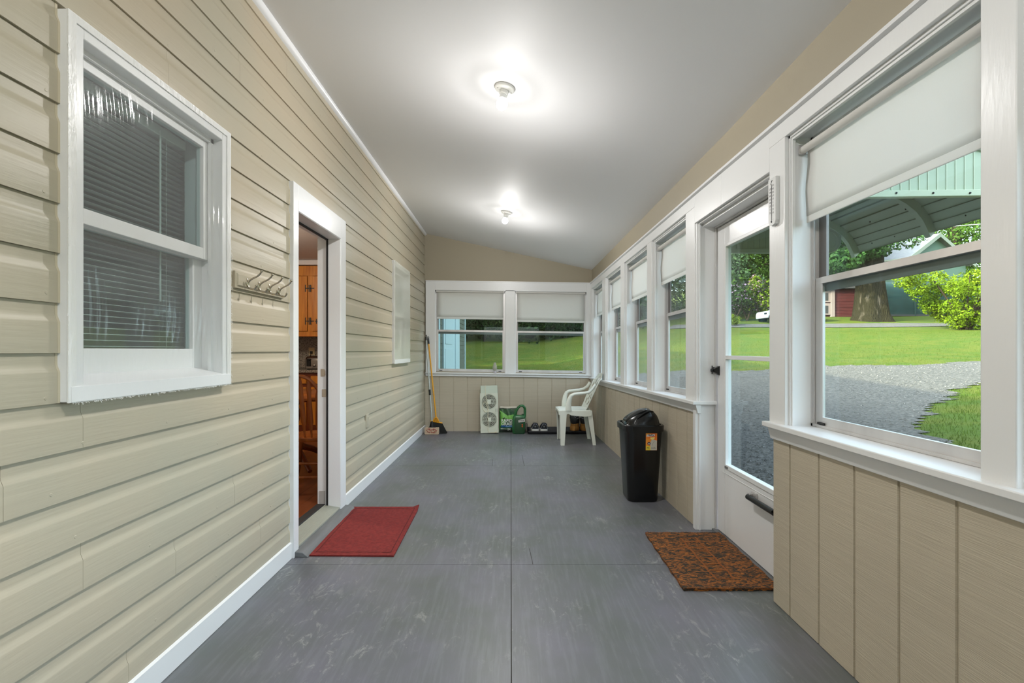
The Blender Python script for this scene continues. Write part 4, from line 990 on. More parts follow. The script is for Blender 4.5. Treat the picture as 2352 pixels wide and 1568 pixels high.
# sneakers (heels to the camera)
M_navy2 = mat('sneaker_upper', (26, 31, 46), .5, bump=200, bstr=.1); M_blk = mat('sneaker_trim', (14, 15, 18), .4); M_sole = mat('sneaker_sole', (206, 208, 206), .5); M_silver = mat('sneaker_silver', (160, 166, 174), .35)
def shoe(x, y, label, sgn):
    t = thing('sneaker', label, 'shoe', (x, y, .0125), 'sneakers on the boot tray')
    def S(u, v, z): return (x+1.42*u, y+.9*v, .0125+1.22*z)
    def outl(g): return [(-.028+g, 0), (-.036+g, .03), (-.034+g, .10), (-.044+g, .165), (-.040+g, .21), (-.018, .238-g), (.012, .240-g), (.036-g, .215), (.044-g, .165), (.036-g, .10), (.038-g, .03), (.030-g, 0)]
    def rg(z, g, dy=0): return [S(sgn*a, b+dy*(b < .05), z) for a, b in outl(g)]
    m = MB(); m.loft([rg(0, .004), rg(.003, 0, -.004), rg(.044, -.002, -.010), rg(.052, .002)]); m.build('sole', M_sole, t, ang=50)
    m = MB(); secs = []
    for v, hw_, h0, h1 in ((-.002, .028, .028, .098), (.012, .035, .026, .106), (.04, .036, .026, .098), (.08, .034, .026, .080), (.12, .036, .026, .090), (.16, .042, .026, .074), (.20, .040, .026, .056), (.228, .024, .026, .042)):
        secs.append([S(hw_*math.copysign(abs(math.cos(q))**.6, math.cos(q)), v, h0+.022+(h1-h0)*max(0, math.sin(q))**.75) for q in np.linspace(-.25, PI+.25, 15)])
    m.loft(secs, True, True, True); m.build('upper', M_navy2, t, ang=60)
    m = MB(); m.torus(S(0, -.004, .052), .0, .0001) if False else None
    m.loft([[S(p, -.0055-e, .080+q) for p, q in rrect(.022-g, .018-g, .010)] for e, g in ((-.004, 0), (.0, 0), (.001, .002))]); m.build('heel_badge', M_blk, t)
    m = MB(); m.loft([[S(p, -.0075-e, .078+q) for p, q in rrect(.0085, .0035, .002, 2)] for e in (-.001, .0008)])
    for s_ in (-1, 1): m.tube([S(s_*.032, .002, .056), S(s_*.029, -.004, .072), S(s_*.020, -.004, .098), S(s_*.006, -.001, .115)], .0018, 6)
    m.build('heel_piping', M_silver, t)
    m = MB()
    for i_ in range(4): v = .09+.022*i_; m.tube([S(-.02, v, .108-.004*i_), S(0, v+.004, .118-.006*i_), S(.02, v, .108-.004*i_)], .0025, 6)
    m.tube([S(-.006, .02, .124), S(-.018, .0, .132), S(-.028, -.002, .130)], .002, 6); build_each(m, 'lace', M_blk, t)
shoe(.368, 7.322, 'left dark navy sneaker of the pair on the black tray', 1)
shoe(.500, 7.322, 'right dark navy sneaker of the pair on the black tray', -1)
# work boots
M_tan = mat('tan_leather', (186, 134, 66), .6, col2=(158, 106, 48), nscale=14, bump=60, bstr=.3); M_coll = mat('boot_collar', (20, 21, 26), .5); M_bsole = mat('boot_sole', (60, 44, 30), .7)
def boot(x, y, label, sgn):
    t = thing('work_boot', label, 'boot', (x, y, .0125), 'work boots on the boot tray')
    def S(u, v, z): return (x+1.42*u, y+.92*v, .0125+1.12*z)
    m = MB(); o = [(-.036, 0), (-.042, .06), (-.048, .14), (-.034, .20), (0, .205), (.034, .19), (.048, .13), (.042, .06), (.036, 0), (.02, -.012), (-.02, -.012)]
    m.loft([[S(a*k_, b, z) for a, b in o] for z, k_ in ((0, .98), (.022, 1), (.03, .97))]); m.build('sole', M_bsole, t, ang=50)
    m = MB(); secs = []
    for z, hw_, v0, v1 in ((.028, .046, -.012, .20), (.055, .050, -.014, .195), (.075, .048, -.010, .17), (.10, .044, -.006, .13), (.125, .047, -.012, .115), (.150, .045, -.006, .11)):
        secs.append([S(hw_*math.cos(q), (v0+v1)/2+(v1-v0)/2*math.sin(q), z-.012*(math.sin(q) > .2)*(z > .07)*0) for q in np.linspace(0, 2*PI, 19)[:-1]])
    m.loft(secs, True, False); m.build('upper', M_tan, t, ang=60)
    m = MB(); secs = []
    for z, k_ in ((.128, 1.02), (.14, 1.12), (.165, 1.16), (.185, 1.18), (.20, 1.10), (.232, 1.08), (.240, 1.0), (.20, .88)):
        secs.append([S(.045*k_*math.cos(q)-sgn*.004*(z > .18), .052+.060*k_*math.sin(q), z+(.028*abs(math.cos(q))**1.5 if z > .135 else .0)-.012) for q in np.linspace(0, 2*PI, 19)[:-1]])
    m.loft(secs, False, False); m.build('padded_collar', M_coll, t, ang=60)
    m = MB(); m.tube([S(.051*math.cos(q), .052+.064*math.sin(q), .182+.028*abs(math.cos(q))**1.5) for q in np.linspace(PI, 2*PI, 14)], .0025, 6); m.tube([S(-.012, -.012, .218), S(0, -.016, .206), S(.012, -.012, .22)], .0016, 5); m.build('collar_piping', M_silver, t)
    m = MB(); m.tube([S(.0, -.0145, .032), S(0, -.015, .06), S(0, -.010, .10), S(0, -.012, .128)], .0022, 5); m.tube([S(.05*math.cos(q), .052+.066*math.sin(q), .105) for q in np.linspace(PI*1.02, PI*1.98, 12)], .0016, 5); m.build('seam', mat('boot_seam', (120, 80, 36), .7), t)
boot(.968, 7.345, 'left tan work boot with black padded collar behind the chair', 1)
boot(1.118, 7.345, 'right tan work boot with black padded collar half hidden by the chair leg', -1)
# broom
M_yel = mat('yellow_plastic', (226, 160, 28), .4); M_bris = mat('black_bristle', (24, 25, 24), .8)
t = thing('broom', 'angled broom with yellow handle and black bristles in the left corner', 'broom', (-1.12, 7.36, 0))
tp, bt = Vector((-1.262, 7.49, 1.438)), Vector((-1.125, 7.395, .222))
m = MB(); m.tube([bt, tp+(bt-tp)*.075], .0115, 12); m.build('handle', M_yel, t)
m = MB(); m.tube([tp+(bt-tp)*.076, tp+(bt-tp)*.02, tp], [.0145, .0145, .012], 12); m.torus(tuple(tp+Vector((0, 0, .008))), .011, .004, 'y', 16, 6); m.build('grip', M_black, t)
m = MB(); cap_ = [(-1.21, .175), (-1.03, .145), (-1.028, .160), (-1.075, .168), (-1.085, .200), (-1.10, .232), (-1.125, .245), (-1.15, .235), (-1.165, .205), (-1.175, .195), (-1.208, .195)]
m.prism(cap_, 'y', 7.372, 7.412); m.build('broom_cap', M_yel, t, bevel=.006)
m = MB()
for dx in (-.024, 0, .024): m.tube([(-1.122+dx*.4, 7.368, .235), (-1.118+dx, 7.366, .20), (-1.115+dx*1.5, 7.37, .168)], .005, 6)
m.build('cap_rib', mat('yellow_shade', (206, 140, 20), .4), t)
r2 = random.Random(4); Q = []
for i in range(2600):
    a = r2.random(); b = r2.uniform(-1, 1); p = Vector((-1.205+.172*a, 7.392+.014*b, .178-.03*a)); e = Vector((-1.235+.272*a+r2.gauss(0, .004), 7.372+.045*b, .004+.012*(1-a)*abs(r2.gauss(0, .6))))
    w_ = Vector((.0012, 0, 0)); Q.append([tuple(p-w_), tuple(p+w_), tuple(e+w_), tuple(e-w_)])
quadcloud('bristles', np.array(Q), M_bris, t, 'stuff')
m = MB(); m.loft([[(-1.20+.165*a, y, .178-.03*a) for a, y in ((0, 7.38), (1, 7.38), (1, 7.405), (0, 7.405))], [(-1.222+.235*a, y, .006) for a, y in ((0, 7.338), (1, 7.338), (1, 7.41), (0, 7.41))]]); m.build('bristle_core', M_bris, t)
# sponge mop
M_pole = mat('mop_pole', (178, 184, 180), .35, metal=.4); M_sponge = mat('mop_sponge', (196, 172, 146), .9, bump=60, bstr=.6); M_pink = mat('mop_pink', (172, 96, 84), .9)
t = thing('sponge_mop', 'sponge mop with grey pole and pinkish head in front of the broom', 'mop', (-1.18, 7.29, 0))
tp, bt = Vector((-1.288, 7.47, 1.40)), Vector((-1.170, 7.30, .165))
m = MB(); m.tube([bt, tp], .009, 12); m.build('pole', M_pole, t)
m = MB(); m.tube([tp, tp+Vector((-.002, .004, .05))], .011, 10); m.torus(tuple(tp+Vector((0, .004, .066))), .016, .005, 'x', 16, 6, -1.2, 3.6); m.build('hanger', M_black, t)
m = MB(); q = tp+(bt-tp)*.60; m.tube([q, q+(bt-tp)*.065], .0165, 12); m.build('pole_clamp', M_black, t)
m = MB(); m.tube([bt+Vector((-.002, .002, .03)), bt, (-1.168, 7.29, .10)], [.012, .016, .018], 10); m.box(-1.22, -1.115, 7.275, 7.305, .095, .11); m.build('mop_head_frame', M_blackmatte, t)
m = MB(); m.loft([[( -1.170+x, y, z) for x, z in rrect(.105, .050, .012, 4, 0, .053)] for y in (7.262, 7.268, 7.31)]); m.build('sponge', M_sponge, t)
m = MB(); r2 = random.Random(5)
for i in range(26):
    x, z = r2.uniform(-.075, .075), r2.uniform(.022, .084); a = r2.uniform(0, PI); l = r2.uniform(.008, .018)
    if (x/.08)**2+((z-.053)/.036)**2 < 1: m.tube([(-1.17+x-l*math.cos(a), 7.2625, z-l*.7*math.sin(a)), (-1.17+x, 7.258, z+.004), (-1.17+x+l*math.cos(a), 7.2625, z+l*.7*math.sin(a))], .0045, 6)
m.build('sponge_ridge', M_pink, t)
# little frosted lamp on the end sill
t = thing('night_lamp', 'small frosted glass lamp standing on the end window sill', 'lamp', (-.243, 7.525, .905))
zz = BK(-.243, 0, .914)[2]
m = MB(); m.lathe([(.022, 0), (.027, .004), (.026, .012), (.018, .020), (.016, .032), (.020, .040)], (-.243, 7.525, zz), 20); m.build('base', mat('lamp_base', (196, 190, 196), .3), t)
m = MB(); m.lathe([(.020, .038), (.031, .058), (.034, .075), (.030, .105), (.022, .135), (.017, .156), (.0155, .162)], (-.243, 7.525, zz), 20, None, False, True); m.build('shade', glassmat('frosted_shade', (215, 215, 205), .3, 1, .62, (205, 204, 192)), t)
# ------------------------------------------------------------------ kitchen seen through the open door
KZ = .07
M_kwall = mat('kitchen_wall', (196, 190, 184), .7); M_kceil = mat('kitchen_ceiling', (196, 190, 190), .7)
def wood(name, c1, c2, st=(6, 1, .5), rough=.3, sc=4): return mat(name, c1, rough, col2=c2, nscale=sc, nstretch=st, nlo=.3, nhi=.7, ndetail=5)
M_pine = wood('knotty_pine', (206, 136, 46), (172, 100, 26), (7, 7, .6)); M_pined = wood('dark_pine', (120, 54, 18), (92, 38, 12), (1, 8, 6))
M_oak = wood('oak_chair', (156, 88, 34), (118, 60, 20), (6, 6, .8), .28); M_kfloor = wood('kitchen_boards', (120, 64, 34), (90, 44, 22), (5, .5, 1), .3)
M_gran = mat('granite', (150, 142, 130), .3, col2=(66, 58, 52), nscale=70, nlo=.48, nhi=.6, ndetail=5)
M_iron = mat('black_iron', (22, 20, 18), .5)
kx0, kx1, ky0, ky1 = -4.8, -1.476, .7, 7.55
s = struct('floor_kitchen'); 
for i in range(26):
    a = kx0+i*.128
    if a > kx1: break
    for j, (b0, b1) in enumerate(((ky0, 2.6+.4*(i % 3)), (2.6+.4*(i % 3), 5.2-.3*(i % 4)), (5.2-.3*(i % 4), ky1))): MB().box(a+.0006, min(a+.1274, kx1), b0+.0006, b1-.0006, KZ-.02, KZ).build('floor_plank', M_kfloor, s)
for nm_, q in (('back', (kx0-.1, kx1, ky1, ky1+.1)), ('left', (kx0-.1, kx0, ky0, ky1)), ('front', (kx0-.1, kx1, ky0-.1, ky0))):
    s = struct('wall_kitchen_'+nm_); MB().box(*q, 0, 2.6).build('plaster', M_kwall, s, smooth=False)
s = struct('wall_kitchen_lightblock'); MB().box(kx0, kx1+.0, 2.78, 2.86, 0, 2.6).build('plaster', M_kwall, s, smooth=False)  # added unseen wall, keeps the kitchen lamp's glow from behind the blind
s = struct('ceiling_kitchen'); MB().box(kx0-.1, kx1, ky0-.1, ky1+.1, 2.52, 2.6).build('plaster', M_kceil, s, smooth=False)
# upper cabinets: face frame, doors of boards with H hinges and latches
yf = 6.92
t = thing('wall_cabinet', 'knotty pine wall cabinet with black iron hinges seen through the open door', 'cabinet', (-2.95, 7.2, 1.44))
m = MB(); m.box(-3.9, -1.9, yf+.02, ky1-.025, 1.452, 2.44); m.build('carcass', M_pine, t)
m = MB(); m.box(-3.9, -1.9, yf-.005, yf+.02, 2.30, 2.44); m.box(-3.9, -1.9, yf-.005, yf+.02, 1.445, 1.512)
for x in (-3.9, -3.36, -2.865, -2.33, -1.97): m.box(x, x+.07, yf-.004, yf+.02, 1.512, 2.30)
m.build('face_frame', M_pine, t, bevel=.002)
for x0, x1, hs in ((-3.29, -2.865, 1), (-2.795, -2.33, -1)):
    m = MB(); n = 3; w_ = (x1-x0)/n
    d = None
    for i in range(n):
        mm = MB(); mm.box(x0+i*w_+.002, x0+(i+1)*w_-.002, yf-.018, yf-.003, 1.518, 2.294)
        if d is None: d = mm.build('cabinet_door', M_pine, t, bevel=.003)
        else: mm.build('door_board', M_pine, d, bevel=.003)
    for z in (1.66, 2.12):
        mm = MB(); e = x1 if hs > 0 else x0
        mm.box(e-.030, e-.018, yf-.022, yf-.017, z-.05, z+.05); mm.box(e+.016, e+.028, yf-.009, yf-.004, z-.05, z+.05); mm.box(e-.03, e+.028, yf-.022, yf-.016, z-.006, z+.006); mm.build('iron_hinge', M_iron, d)
    if hs < 0:
        mm = MB(); mm.box(x0+.055, x0+.067, yf-.023, yf-.017, 1.62, 1.69); mm.box(x0+.11, x0+.122, yf-.023, yf-.017, 1.62, 1.70); mm.box(x0+.045, x0+.125, yf-.025, yf-.018, 1.65, 1.664); mm.build('iron_latch', M_iron, d)
s = struct('trim_kitchen'); m = MB(); m.box(-3.9, -1.9, yf-.03, yf+.02, 2.45, 2.52); m.build('crown', mat('crown_grey', (206, 202, 204), .5), s, bevel=.01)
MB().box(-3.9, -1.9, ky1-.02, ky1, .98, 1.452).build('backsplash', M_gran, s)
# base cabinets + counter
t = thing('base_cabinet', 'pine base cabinet with drawer under the granite counter', 'cabinet', (-2.95, 7.2, KZ))
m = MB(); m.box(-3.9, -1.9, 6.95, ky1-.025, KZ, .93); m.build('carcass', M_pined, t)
for x0, x1 in ((-3.30, -2.89), (-2.83, -2.42)):
    d = MB().box(x0, x1, 6.93, 6.95, .775, .885).build('drawer', M_pine, t, bevel=.006)
    xc = (x0+x1)/2+.03
    mm = MB(); mm.tube([(xc-.055, 6.925, .838), (xc-.03, 6.905, .825), (xc, 6.90, .822), (xc+.03, 6.905, .825), (xc+.055, 6.925, .838)], .006, 8); mm.box(xc-.07, xc-.045, 6.924, 6.931, .828, .85); mm.box(xc+.045, xc+.07, 6.924, 6.931, .828, .85); mm.build('drawer_pull', M_iron, d)
    for i in range(2): MB().box(x0+(x1-x0)*i/2+.003, x0+(x1-x0)*(i+1)/2-.003, 6.932, 6.95, .19, .73).build('cabinet_door', M_pine, t, bevel=.005)
t = tag(MB().box(-3.9, -1.9, 6.90, ky1-.02, .932, .972).build('countertop', M_gran, bevel=.006), 'speckled granite countertop under the toaster', 'countertop')
t = thing('toaster', 'chrome toaster with black lever on the granite counter', 'toaster', (-2.84, 7.08, .972))
m = MB(); m.loft([[(x, y, z) for x, y in rrect(hx, hy, .05, 6, -2.805, 7.08)] for z, hx, hy in ((.984, .14, .085), (.99, .146, .09), (1.10, .146, .09), (1.14, .138, .082), (1.158, .12, .066), (1.163, .10, .05))]); m.build('shell', mat('toaster_chrome', (150, 146, 140), .2, metal=1), t)
m = MB(); m.box(-2.91, -2.71, 7.0, 7.16, .972, .986); m.box(-2.91, -2.85, 6.978, 6.992, 1.02, 1.13); m.box(-2.895, -2.862, 6.955, 6.98, 1.10, 1.115); m.build('lever_panel', M_black, t, bevel=.004)
m = MB(); m.lathe([(.016, 0), (.016, .012), (.012, .014)], (-2.80, 6.985, 1.03), 18, (0, -1, 0)); m.build('dial', mat('toaster_dial', (120, 118, 114), .3, metal=1), t)
t = thing('outlet', 'cream wall outlet with a black plug above the toaster', 'outlet', (-3.055, 7.525, 1.18))
MB().box(-3.10, -3.01, 7.522, 7.53, 1.175, 1.29).build('plate', mat('outlet_cream', (206, 190, 150), .5), t, bevel=.003)
m = MB(); m.box(-3.07, -3.035, 7.485, 7.522, 1.195, 1.235); m.tube(smooth_path([(-3.05, 7.485, 1.20), (-3.04, 7.44, 1.18), (-3.02, 7.41, 1.13)]), .004, 6); m.build('plug', M_black, t)
# windsor chair with arrow slats, its back to us
def windsor(name, label, cx, cy, ang, wmat):
    ca, sa = math.cos(ang), math.sin(ang)
    T = lambda x, y, z: (cx+x*ca-y*sa, cy+x*sa+y*ca, KZ+z)
    t = thing(name, label, 'chair', T(0, 0, 0))
    m = MB(T); o = [(.22*math.cos(q)*(1-.12*(math.sin(q) < 0)*abs(math.sin(q))), .21*math.sin(q)) for q in np.linspace(0, 2*PI, 25)[:-1]]
    m.loft([[(x*.94, y*.94, .42) for x, y in o], [(x, y, .435) for x, y in o], [(x, y, .452) for x, y in o], [(x*.9, y*.9, .458) for x, y in o]]); m.build('seat', wmat, t, ang=50)
    bow = [(.195*math.cos(q)*1.0 if True else 0, -.17-.12*max(0, math.sin(q))*1.0, .45+(.52 if math.sin(q) >= 0 else 0)*(math.sin(q)**.75 if math.sin(q) > 0 else 0)) for q in np.linspace(PI, 0, 25)]
    m = MB(T); m.tube(bow, .0145, 10); m.build('back_bow', wmat, t)
    for i in range(-2, 3):
        x = .065*i; zt = .45+.52*(math.sqrt(max(0, 1-(x/.195)**2)))**.75-.01; yt = -.17-.12*math.sqrt(max(0, 1-(x/.195)**2))
        P = lambda f: Vector((x*(.85+.15*f), -.175+(yt+.175)*f, .45+(zt-.45)*f))
        m = MB(T); w_ = [.007, .0085, .017, .022, .020, .017, .021, .012, .007]; fr = [0, .1, .24, .28, .5, .74, .84, .96, 1]
        m.loft([[tuple(P(f)+Vector((w*math.cos(q), .006*math.sin(q), 0))) for q in np.linspace(0, 2*PI, 9)[:-1]] for w, f in zip(w_, fr)]); m.build('slat', wmat, t)
    for sx, sy in ((1, -1), (-1, -1), (1, 1), (-1, 1)):
        a, b = Vector((sx*.13, sy*.12, .425)), Vector((sx*.215, sy*.22, 0)); n = 12
        m = MB(T); m.tube([a+(b-a)*(i/n) for i in range(n+1)], [.012, .016, .020, .021, .016, .02, .022, .021, .02, .018, .015, .013, .012], 10); m.build('leg', wmat, t)
    for pa, pb in (((.17, -.165, .20), (.17, .165, .20)), ((-.17, -.165, .20), (-.17, .165, .20)), ((.17, 0, .2), (-.17, 0, .2)), ((.185, -.185, .13), (-.185, -.185, .13))):
        m = MB(T); m.tube([Vector(pa), (Vector(pa)+Vector(pb))/2, Vector(pb)], [.009, .013, .009], 8); m.build('stretcher', wmat, t)
windsor('windsor_chair', 'oak bow-back windsor chair near the kitchen doorway, seen from behind', -1.715, 4.24, .05, M_oak)
t = thing('kitchen_table', 'round dark wood pedestal table behind the windsor chair', 'table', (-2.2, 4.95, KZ))
m = MB(); m.lathe([(.52, .70), (.545, .715), (.545, .735), (.53, .745)], (-2.2, 4.95, KZ), 40); m.build('tabletop', M_oak, t)
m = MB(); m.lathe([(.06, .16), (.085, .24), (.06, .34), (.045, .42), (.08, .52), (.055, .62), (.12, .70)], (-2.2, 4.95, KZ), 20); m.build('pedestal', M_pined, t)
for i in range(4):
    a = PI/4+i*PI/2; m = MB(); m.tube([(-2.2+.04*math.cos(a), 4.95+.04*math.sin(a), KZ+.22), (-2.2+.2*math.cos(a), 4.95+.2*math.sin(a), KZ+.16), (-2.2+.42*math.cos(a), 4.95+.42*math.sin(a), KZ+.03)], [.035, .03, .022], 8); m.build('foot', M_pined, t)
# kitchen lamp (unseen ceiling fixture, added to light the kitchen)
t = thing('kitchen_lamp', 'added round ceiling lamp inside the kitchen, out of sight', 'lamp', (-3.0, 4.6, 2.52))
m = MB(); m.lathe([(.16, 0), (.16, -.02), (.13, -.07), (.02, -.09)], (-3.0, 4.6, 2.52), 28); m.build('bowl', mat('warm_bowl', (255, 214, 160), .5, emit=2.0), t)
ld = bpy.data.lights.new('lamp_light', 'POINT'); ld.energy = KITCHEN_W; ld.color = (1, .86, .68); ld.shadow_soft_size = .12
lo = bpy.data.objects.new('lamp_light', ld); COL.objects.link(lo); lo.parent = t; lo.location = (0, 0, -.2)
# venetian blind inside the near left window
M_slat = mat('blind_slat', (208, 206, 200), .4)
t = thing('venetian_blind', 'grey white venetian blind behind the film of the large left window', 'blind', (XL-.13, 1.85, 1.25))
a, b = 1.515, 2.17
MB(LF).box(.112, .148, a, b, 2.13, 2.17).build('headrail', M_slat, t, bevel=.003)
first = None; z = 1.262; n_ = 0
while z < 2.12:
    if first is None:
        m = MB(LF); m.grid(1, 4, lambda u, v: (.117+.0255*v, a+(b-a)*u, z+.0035*math.sin(PI*v)-.0013*(v-.5))); first = m.build('slat', M_slat, t, solid=.0006)
    else:
        c = first.copy(); COL.objects.link(c); c.location = (0, 0, .0215*n_); c.parent = t; ORG[c.name] = ORG[first.name]
    n_ += 1; z += .0215
MB(LF).box(.117, .143, a, b, 1.238, 1.252).build('bottom_rail', M_slat, t, bevel=.003)
m = MB(LF)
for s_ in (a+.12, b-.12): 
    for nn in (.1155, .1445): m.tube([(nn, s_, 1.24), (nn, s_, 2.16)], .0008, 4)
m.tube([(.112, b-.16, 2.15), (.112, b-.16, 1.45)], .0035, 6); m.build('ladder_cord', M_slat, t)
# roller shade inside the far left window
shade('white roller shade behind the milky film of the far left window', 5.55, 6.26, 2.17, 1.45, lambda n, s, z: LF(n, s, z), .17, 'white roller shade on the left wall')
# ------------------------------------------------------------------ outside: terrain
def gz(x, y):
    a = 1.15*(1-math.exp(-max(0, x-1.6)/7)); yy = max(0, y-8)
    return EYE-1.35+a+.08*yy+.06*max(0, y-27)+.03*math.sin(.5*x+.3*y)*min(1, max(0, x-2)/4+yy/6)
def hit(px, py):
    dx, dz = (px-1173)/F, (804-py)/F; y = 3.0
    while y < 120:
        if EYE+dz*y <= gz(dx*y, y): break
        y += .05
    return Vector((dx*y, y, gz(dx*y, y)))
M_lawn = omat('lawn', (98, 124, 45), .9, col2=(120, 130, 51), nscale=1.6, nlo=.4, nhi=.6, ndetail=8, bump=26, bstretch=(1, .5, 1), bstr=.8, bdist=.05)
M_blades = omat('grass_blades', (102, 128, 45), .8, island=.25, transl=.3)
M_gravel = omat('gravel', (112, 111, 109), .85, col2=(160, 156, 152), nscale=26, nlo=.38, nhi=.62, ndetail=5, bump=30, bstr=1.0, bdist=.05)
M_stone = omat('gravel_stone', (140, 138, 136), .8, island=.35)
gs = struct('ground')
def axis(a, b, fine0, fine1, s):
    o = [a]
    while o[-1] < b: o.append(o[-1]+(s if fine0 <= o[-1] < fine1 else s*4))
    return o
xs = axis(-60, 110, -6, 34, .8); ys_ = axis(-20, 120, 0, 44, .8)
m = MB(); nx, ny = len(xs)-1, len(ys_)-1
def inside(x, y): return -14 < x < 1.2 and -12 < y < 7.2 or -14 < x < -1.8 and y < 14.2 and y > -12
m.add([(x, y, gz(x, y)) for y in ys_ for x in xs], [(j*(nx+1)+i, j*(nx+1)+i+1, (j+1)*(nx+1)+i+1, (j+1)*(nx+1)+i) for j in range(ny) for i in range(nx)])
m.build('lawn_surface', M_lawn, gs, ang=80)
EDGE = [(1.45, -6), (1.45, 13.6), (2.6, 13.9), (4.4, 13.0), (5.9, 12.0), (7.4, 11.5), (9.05, 11.0), (11, 10.8), (14, 10.6), (22, 11), (40, 13), (40, 9.6), (14, 9.4), (10.5, 9.2), (8.6, 8.7), (7.2, 8.0), (5.9, 7.0), (5.2, 6.2), (4.65, 5.4), (4.2, 4.5), (3.9, 3), (3.6, -6)]
def inpoly(x, y, P):
    r = False; j = len(P)-1
    for i in range(len(P)):
        if (P[i][1] > y) != (P[j][1] > y) and x < (P[j][0]-P[i][0])*(y-P[i][1])/(P[j][1]-P[i][1])+P[i][0]: r = not r
        j = i
    return r
def jit(x, y): return (x+.10*math.sin(3.1*y+1.7*x)+.05*math.sin(13*x+3*y), y+.08*math.sin(2.3*x)+.05*math.sin(11.7*y+2*x))
m = MB(); s_ = .16; pts = {}; fs = []
def pid(i, j):
    if (i, j) not in pts:
        x, y = 1.44+i*s_, 0+j*s_; pts[(i, j)] = len(m.v); m.v.append((x, y, gz(x, y)+.012+.006*math.sin(17*x)*math.sin(19*y)))
    return pts[(i, j)]
for i in range(230):
    for j in range(92):
        if inpoly(*jit(1.44+(i+.5)*s_, (j+.5)*s_), EDGE): fs.append((pid(i, j), pid(i+1, j), pid(i+1, j+1), pid(i, j+1)))
m.f = fs; m.build('gravel_drive', M_gravel, gs, ang=80)
# far gravel lane
A_, B_ = hit(1840, 744), hit(2300, 749); m = MB()
m.grid(60, 3, lambda u, v: (lambda x, y: (x, y, gz(x, y)+.03))(A_.x-8+(B_.x-A_.x+16)*u+.2*math.sin(9*u)+.35*(v*2-1)*1.6, A_.y+(B_.y-A_.y)*u+(v*2-1)*1.0-.6*math.sin(3*u)))
m.build('gravel_lane', M_gravel, gs, ang=80)
# loose stones and grass blades (uncountable)
rg = np.random.default_rng(5)
Q = []
while len(Q) < 5200:
    px, py = rg.uniform(1660, 2260), 838+330*rg.random()**1.6
    if 1780 < px < 1890: continue
    p = hit(px, py)
    if not inpoly(*jit(p.x, p.y), EDGE) or p.y > 13: continue
    r_ = rg.uniform(.012, .028); a = rg.uniform(0, PI); c, s0 = math.cos(a)*r_, math.sin(a)*r_; z = p.z+.014
    b = [(p.x+c, p.y+s0, z), (p.x-s0*.7, p.y+c*.7, z), (p.x-c, p.y-s0, z), (p.x+s0*.7, p.y-c*.7, z)]; t_ = (p.x+rg.normal()*.004, p.y, z+r_*.75)
    for k_ in range(4): Q.append([b[k_], b[(k_+1) % 4], t_, t_])
quadcloud('gravel_stones', np.array(Q), M_stone, gs, 'stuff')
Q = []
def blades(n, gen, h):
    for _ in range(n):
        x, y = gen()
        if inpoly(*jit(x, y), EDGE) or (x < 1.5 and y < 7.75) or (x < -1.2 and y < 14.7): continue
        z = gz(x, y); a = rg.uniform(0, PI); w = h*.10; hh = h*rg.uniform(.5, 1.2); c, s0 = math.cos(a)*w, math.sin(a)*w; lx, ly = rg.normal(0, .35)*hh, rg.normal(0, .35)*hh
        Q.append([(x-c, y-s0, z-.01), (x+c, y+s0, z-.01), (x+lx+c*.2, y+ly+s0*.2, z+hh), (x+lx-c*.2, y+ly-s0*.2, z+hh)])
blades(22000, lambda: (rg.uniform(3.4, 9.5), rg.uniform(2.5, 9)), .04)
blades(30000, lambda: (lambda y: (rg.uniform(.32*y, 1.02*y), y))(rg.uniform(9.5, 24)), .034)
blades(26000, lambda: (lambda y: (rg.uniform(-.13*y, .22*y), y))(rg.uniform(12, 30)), .032)
quadcloud('grass_blades', np.array(Q), M_blades, gs, 'stuff')

# ------------------------------------------------------------------ house body, roofs, rear wing
M_hsid = omat('green_clapboard', (150, 158, 138), .6); M_pale = mat('pale_blue_paint', (152, 172, 172), .5); M_roof = omat('roof_shingle', (86, 84, 82), .85, col2=(70, 68, 66), nscale=20)
hs = struct('wall_house')
m = MB(); m.box(-9.5, -1.36, -10, .58, -.3, 3.4); m.box(-9.5, -5.0, .58, 7.68, -.3, 3.4); m.box(-9.5, -1.36, .5, 7.68, 2.75, 3.4); m.box(-9.5, -1.36, 7.68, 14.45, -.3, 3.4); m.build('house_wall', M_hsid, hs, smooth=False)
m = MB(); m.prism([(-10, 3.35), (-.95, 3.35), (-.95, 3.5), (-5.4, 7.1), (-10, 3.5)], 'y', -10.4, 14.9); m.build('house_roof', M_roof, hs, smooth=False)
m = MB(); m.prism([(-1.3, 3.36), (-1.3, 3.48), (1.75, 2.92), (1.75, 2.80)], 'y', Y0-.3, YB+.35); m.build('porch_roof', M_roof, hs, smooth=False)
MB().box(1.46, 1.72, Y0-.3, YB+.35, 2.74, 2.80).build('porch_soffit', M_pale, hs, smooth=False)
# clapboards, door and corner post of the rear wing
yy = [8.0, 9.55, 9.63, 12.55, 14.38]
for z_ in range(22):
    z = -.15+z_*.118
    for a, b in ((9.20, 9.62), (12.60, 14.30)):
        MB().add([(-1.36, y, q) for y in (a, b) for q in (z, z+.118)]+[(x, y, z) for y in (a, b) for x in (-1.343,)]+[(-1.353, y, z+.118) for y in (a, b)],
                 [(0, 2, 5, 4), (4, 5, 7, 6), (6, 7, 3, 1), (0, 4, 6, 1), (2, 3, 7, 5)]).build('clapboard', M_hsid, hs, smooth=False)
m = MB(); m.box(-1.36, -1.32, 7.70, 9.18, -.2, 3.1); m.build('corner_panel', M_pale, hs); MB().box(-1.36, -1.325, 14.30, 14.46, -.2, 3.3).build('corner_post', M_pale, hs)
dw = struct('door_3'); MB().box(-1.36, -1.31, 11.75, 12.58, -.2, 2.35).build('post', M_pale, dw, bevel=.01); MB().box(-1.36, -1.31, 9.64, 9.80, -.2, 2.35).build('post', M_pale, dw, bevel=.01)
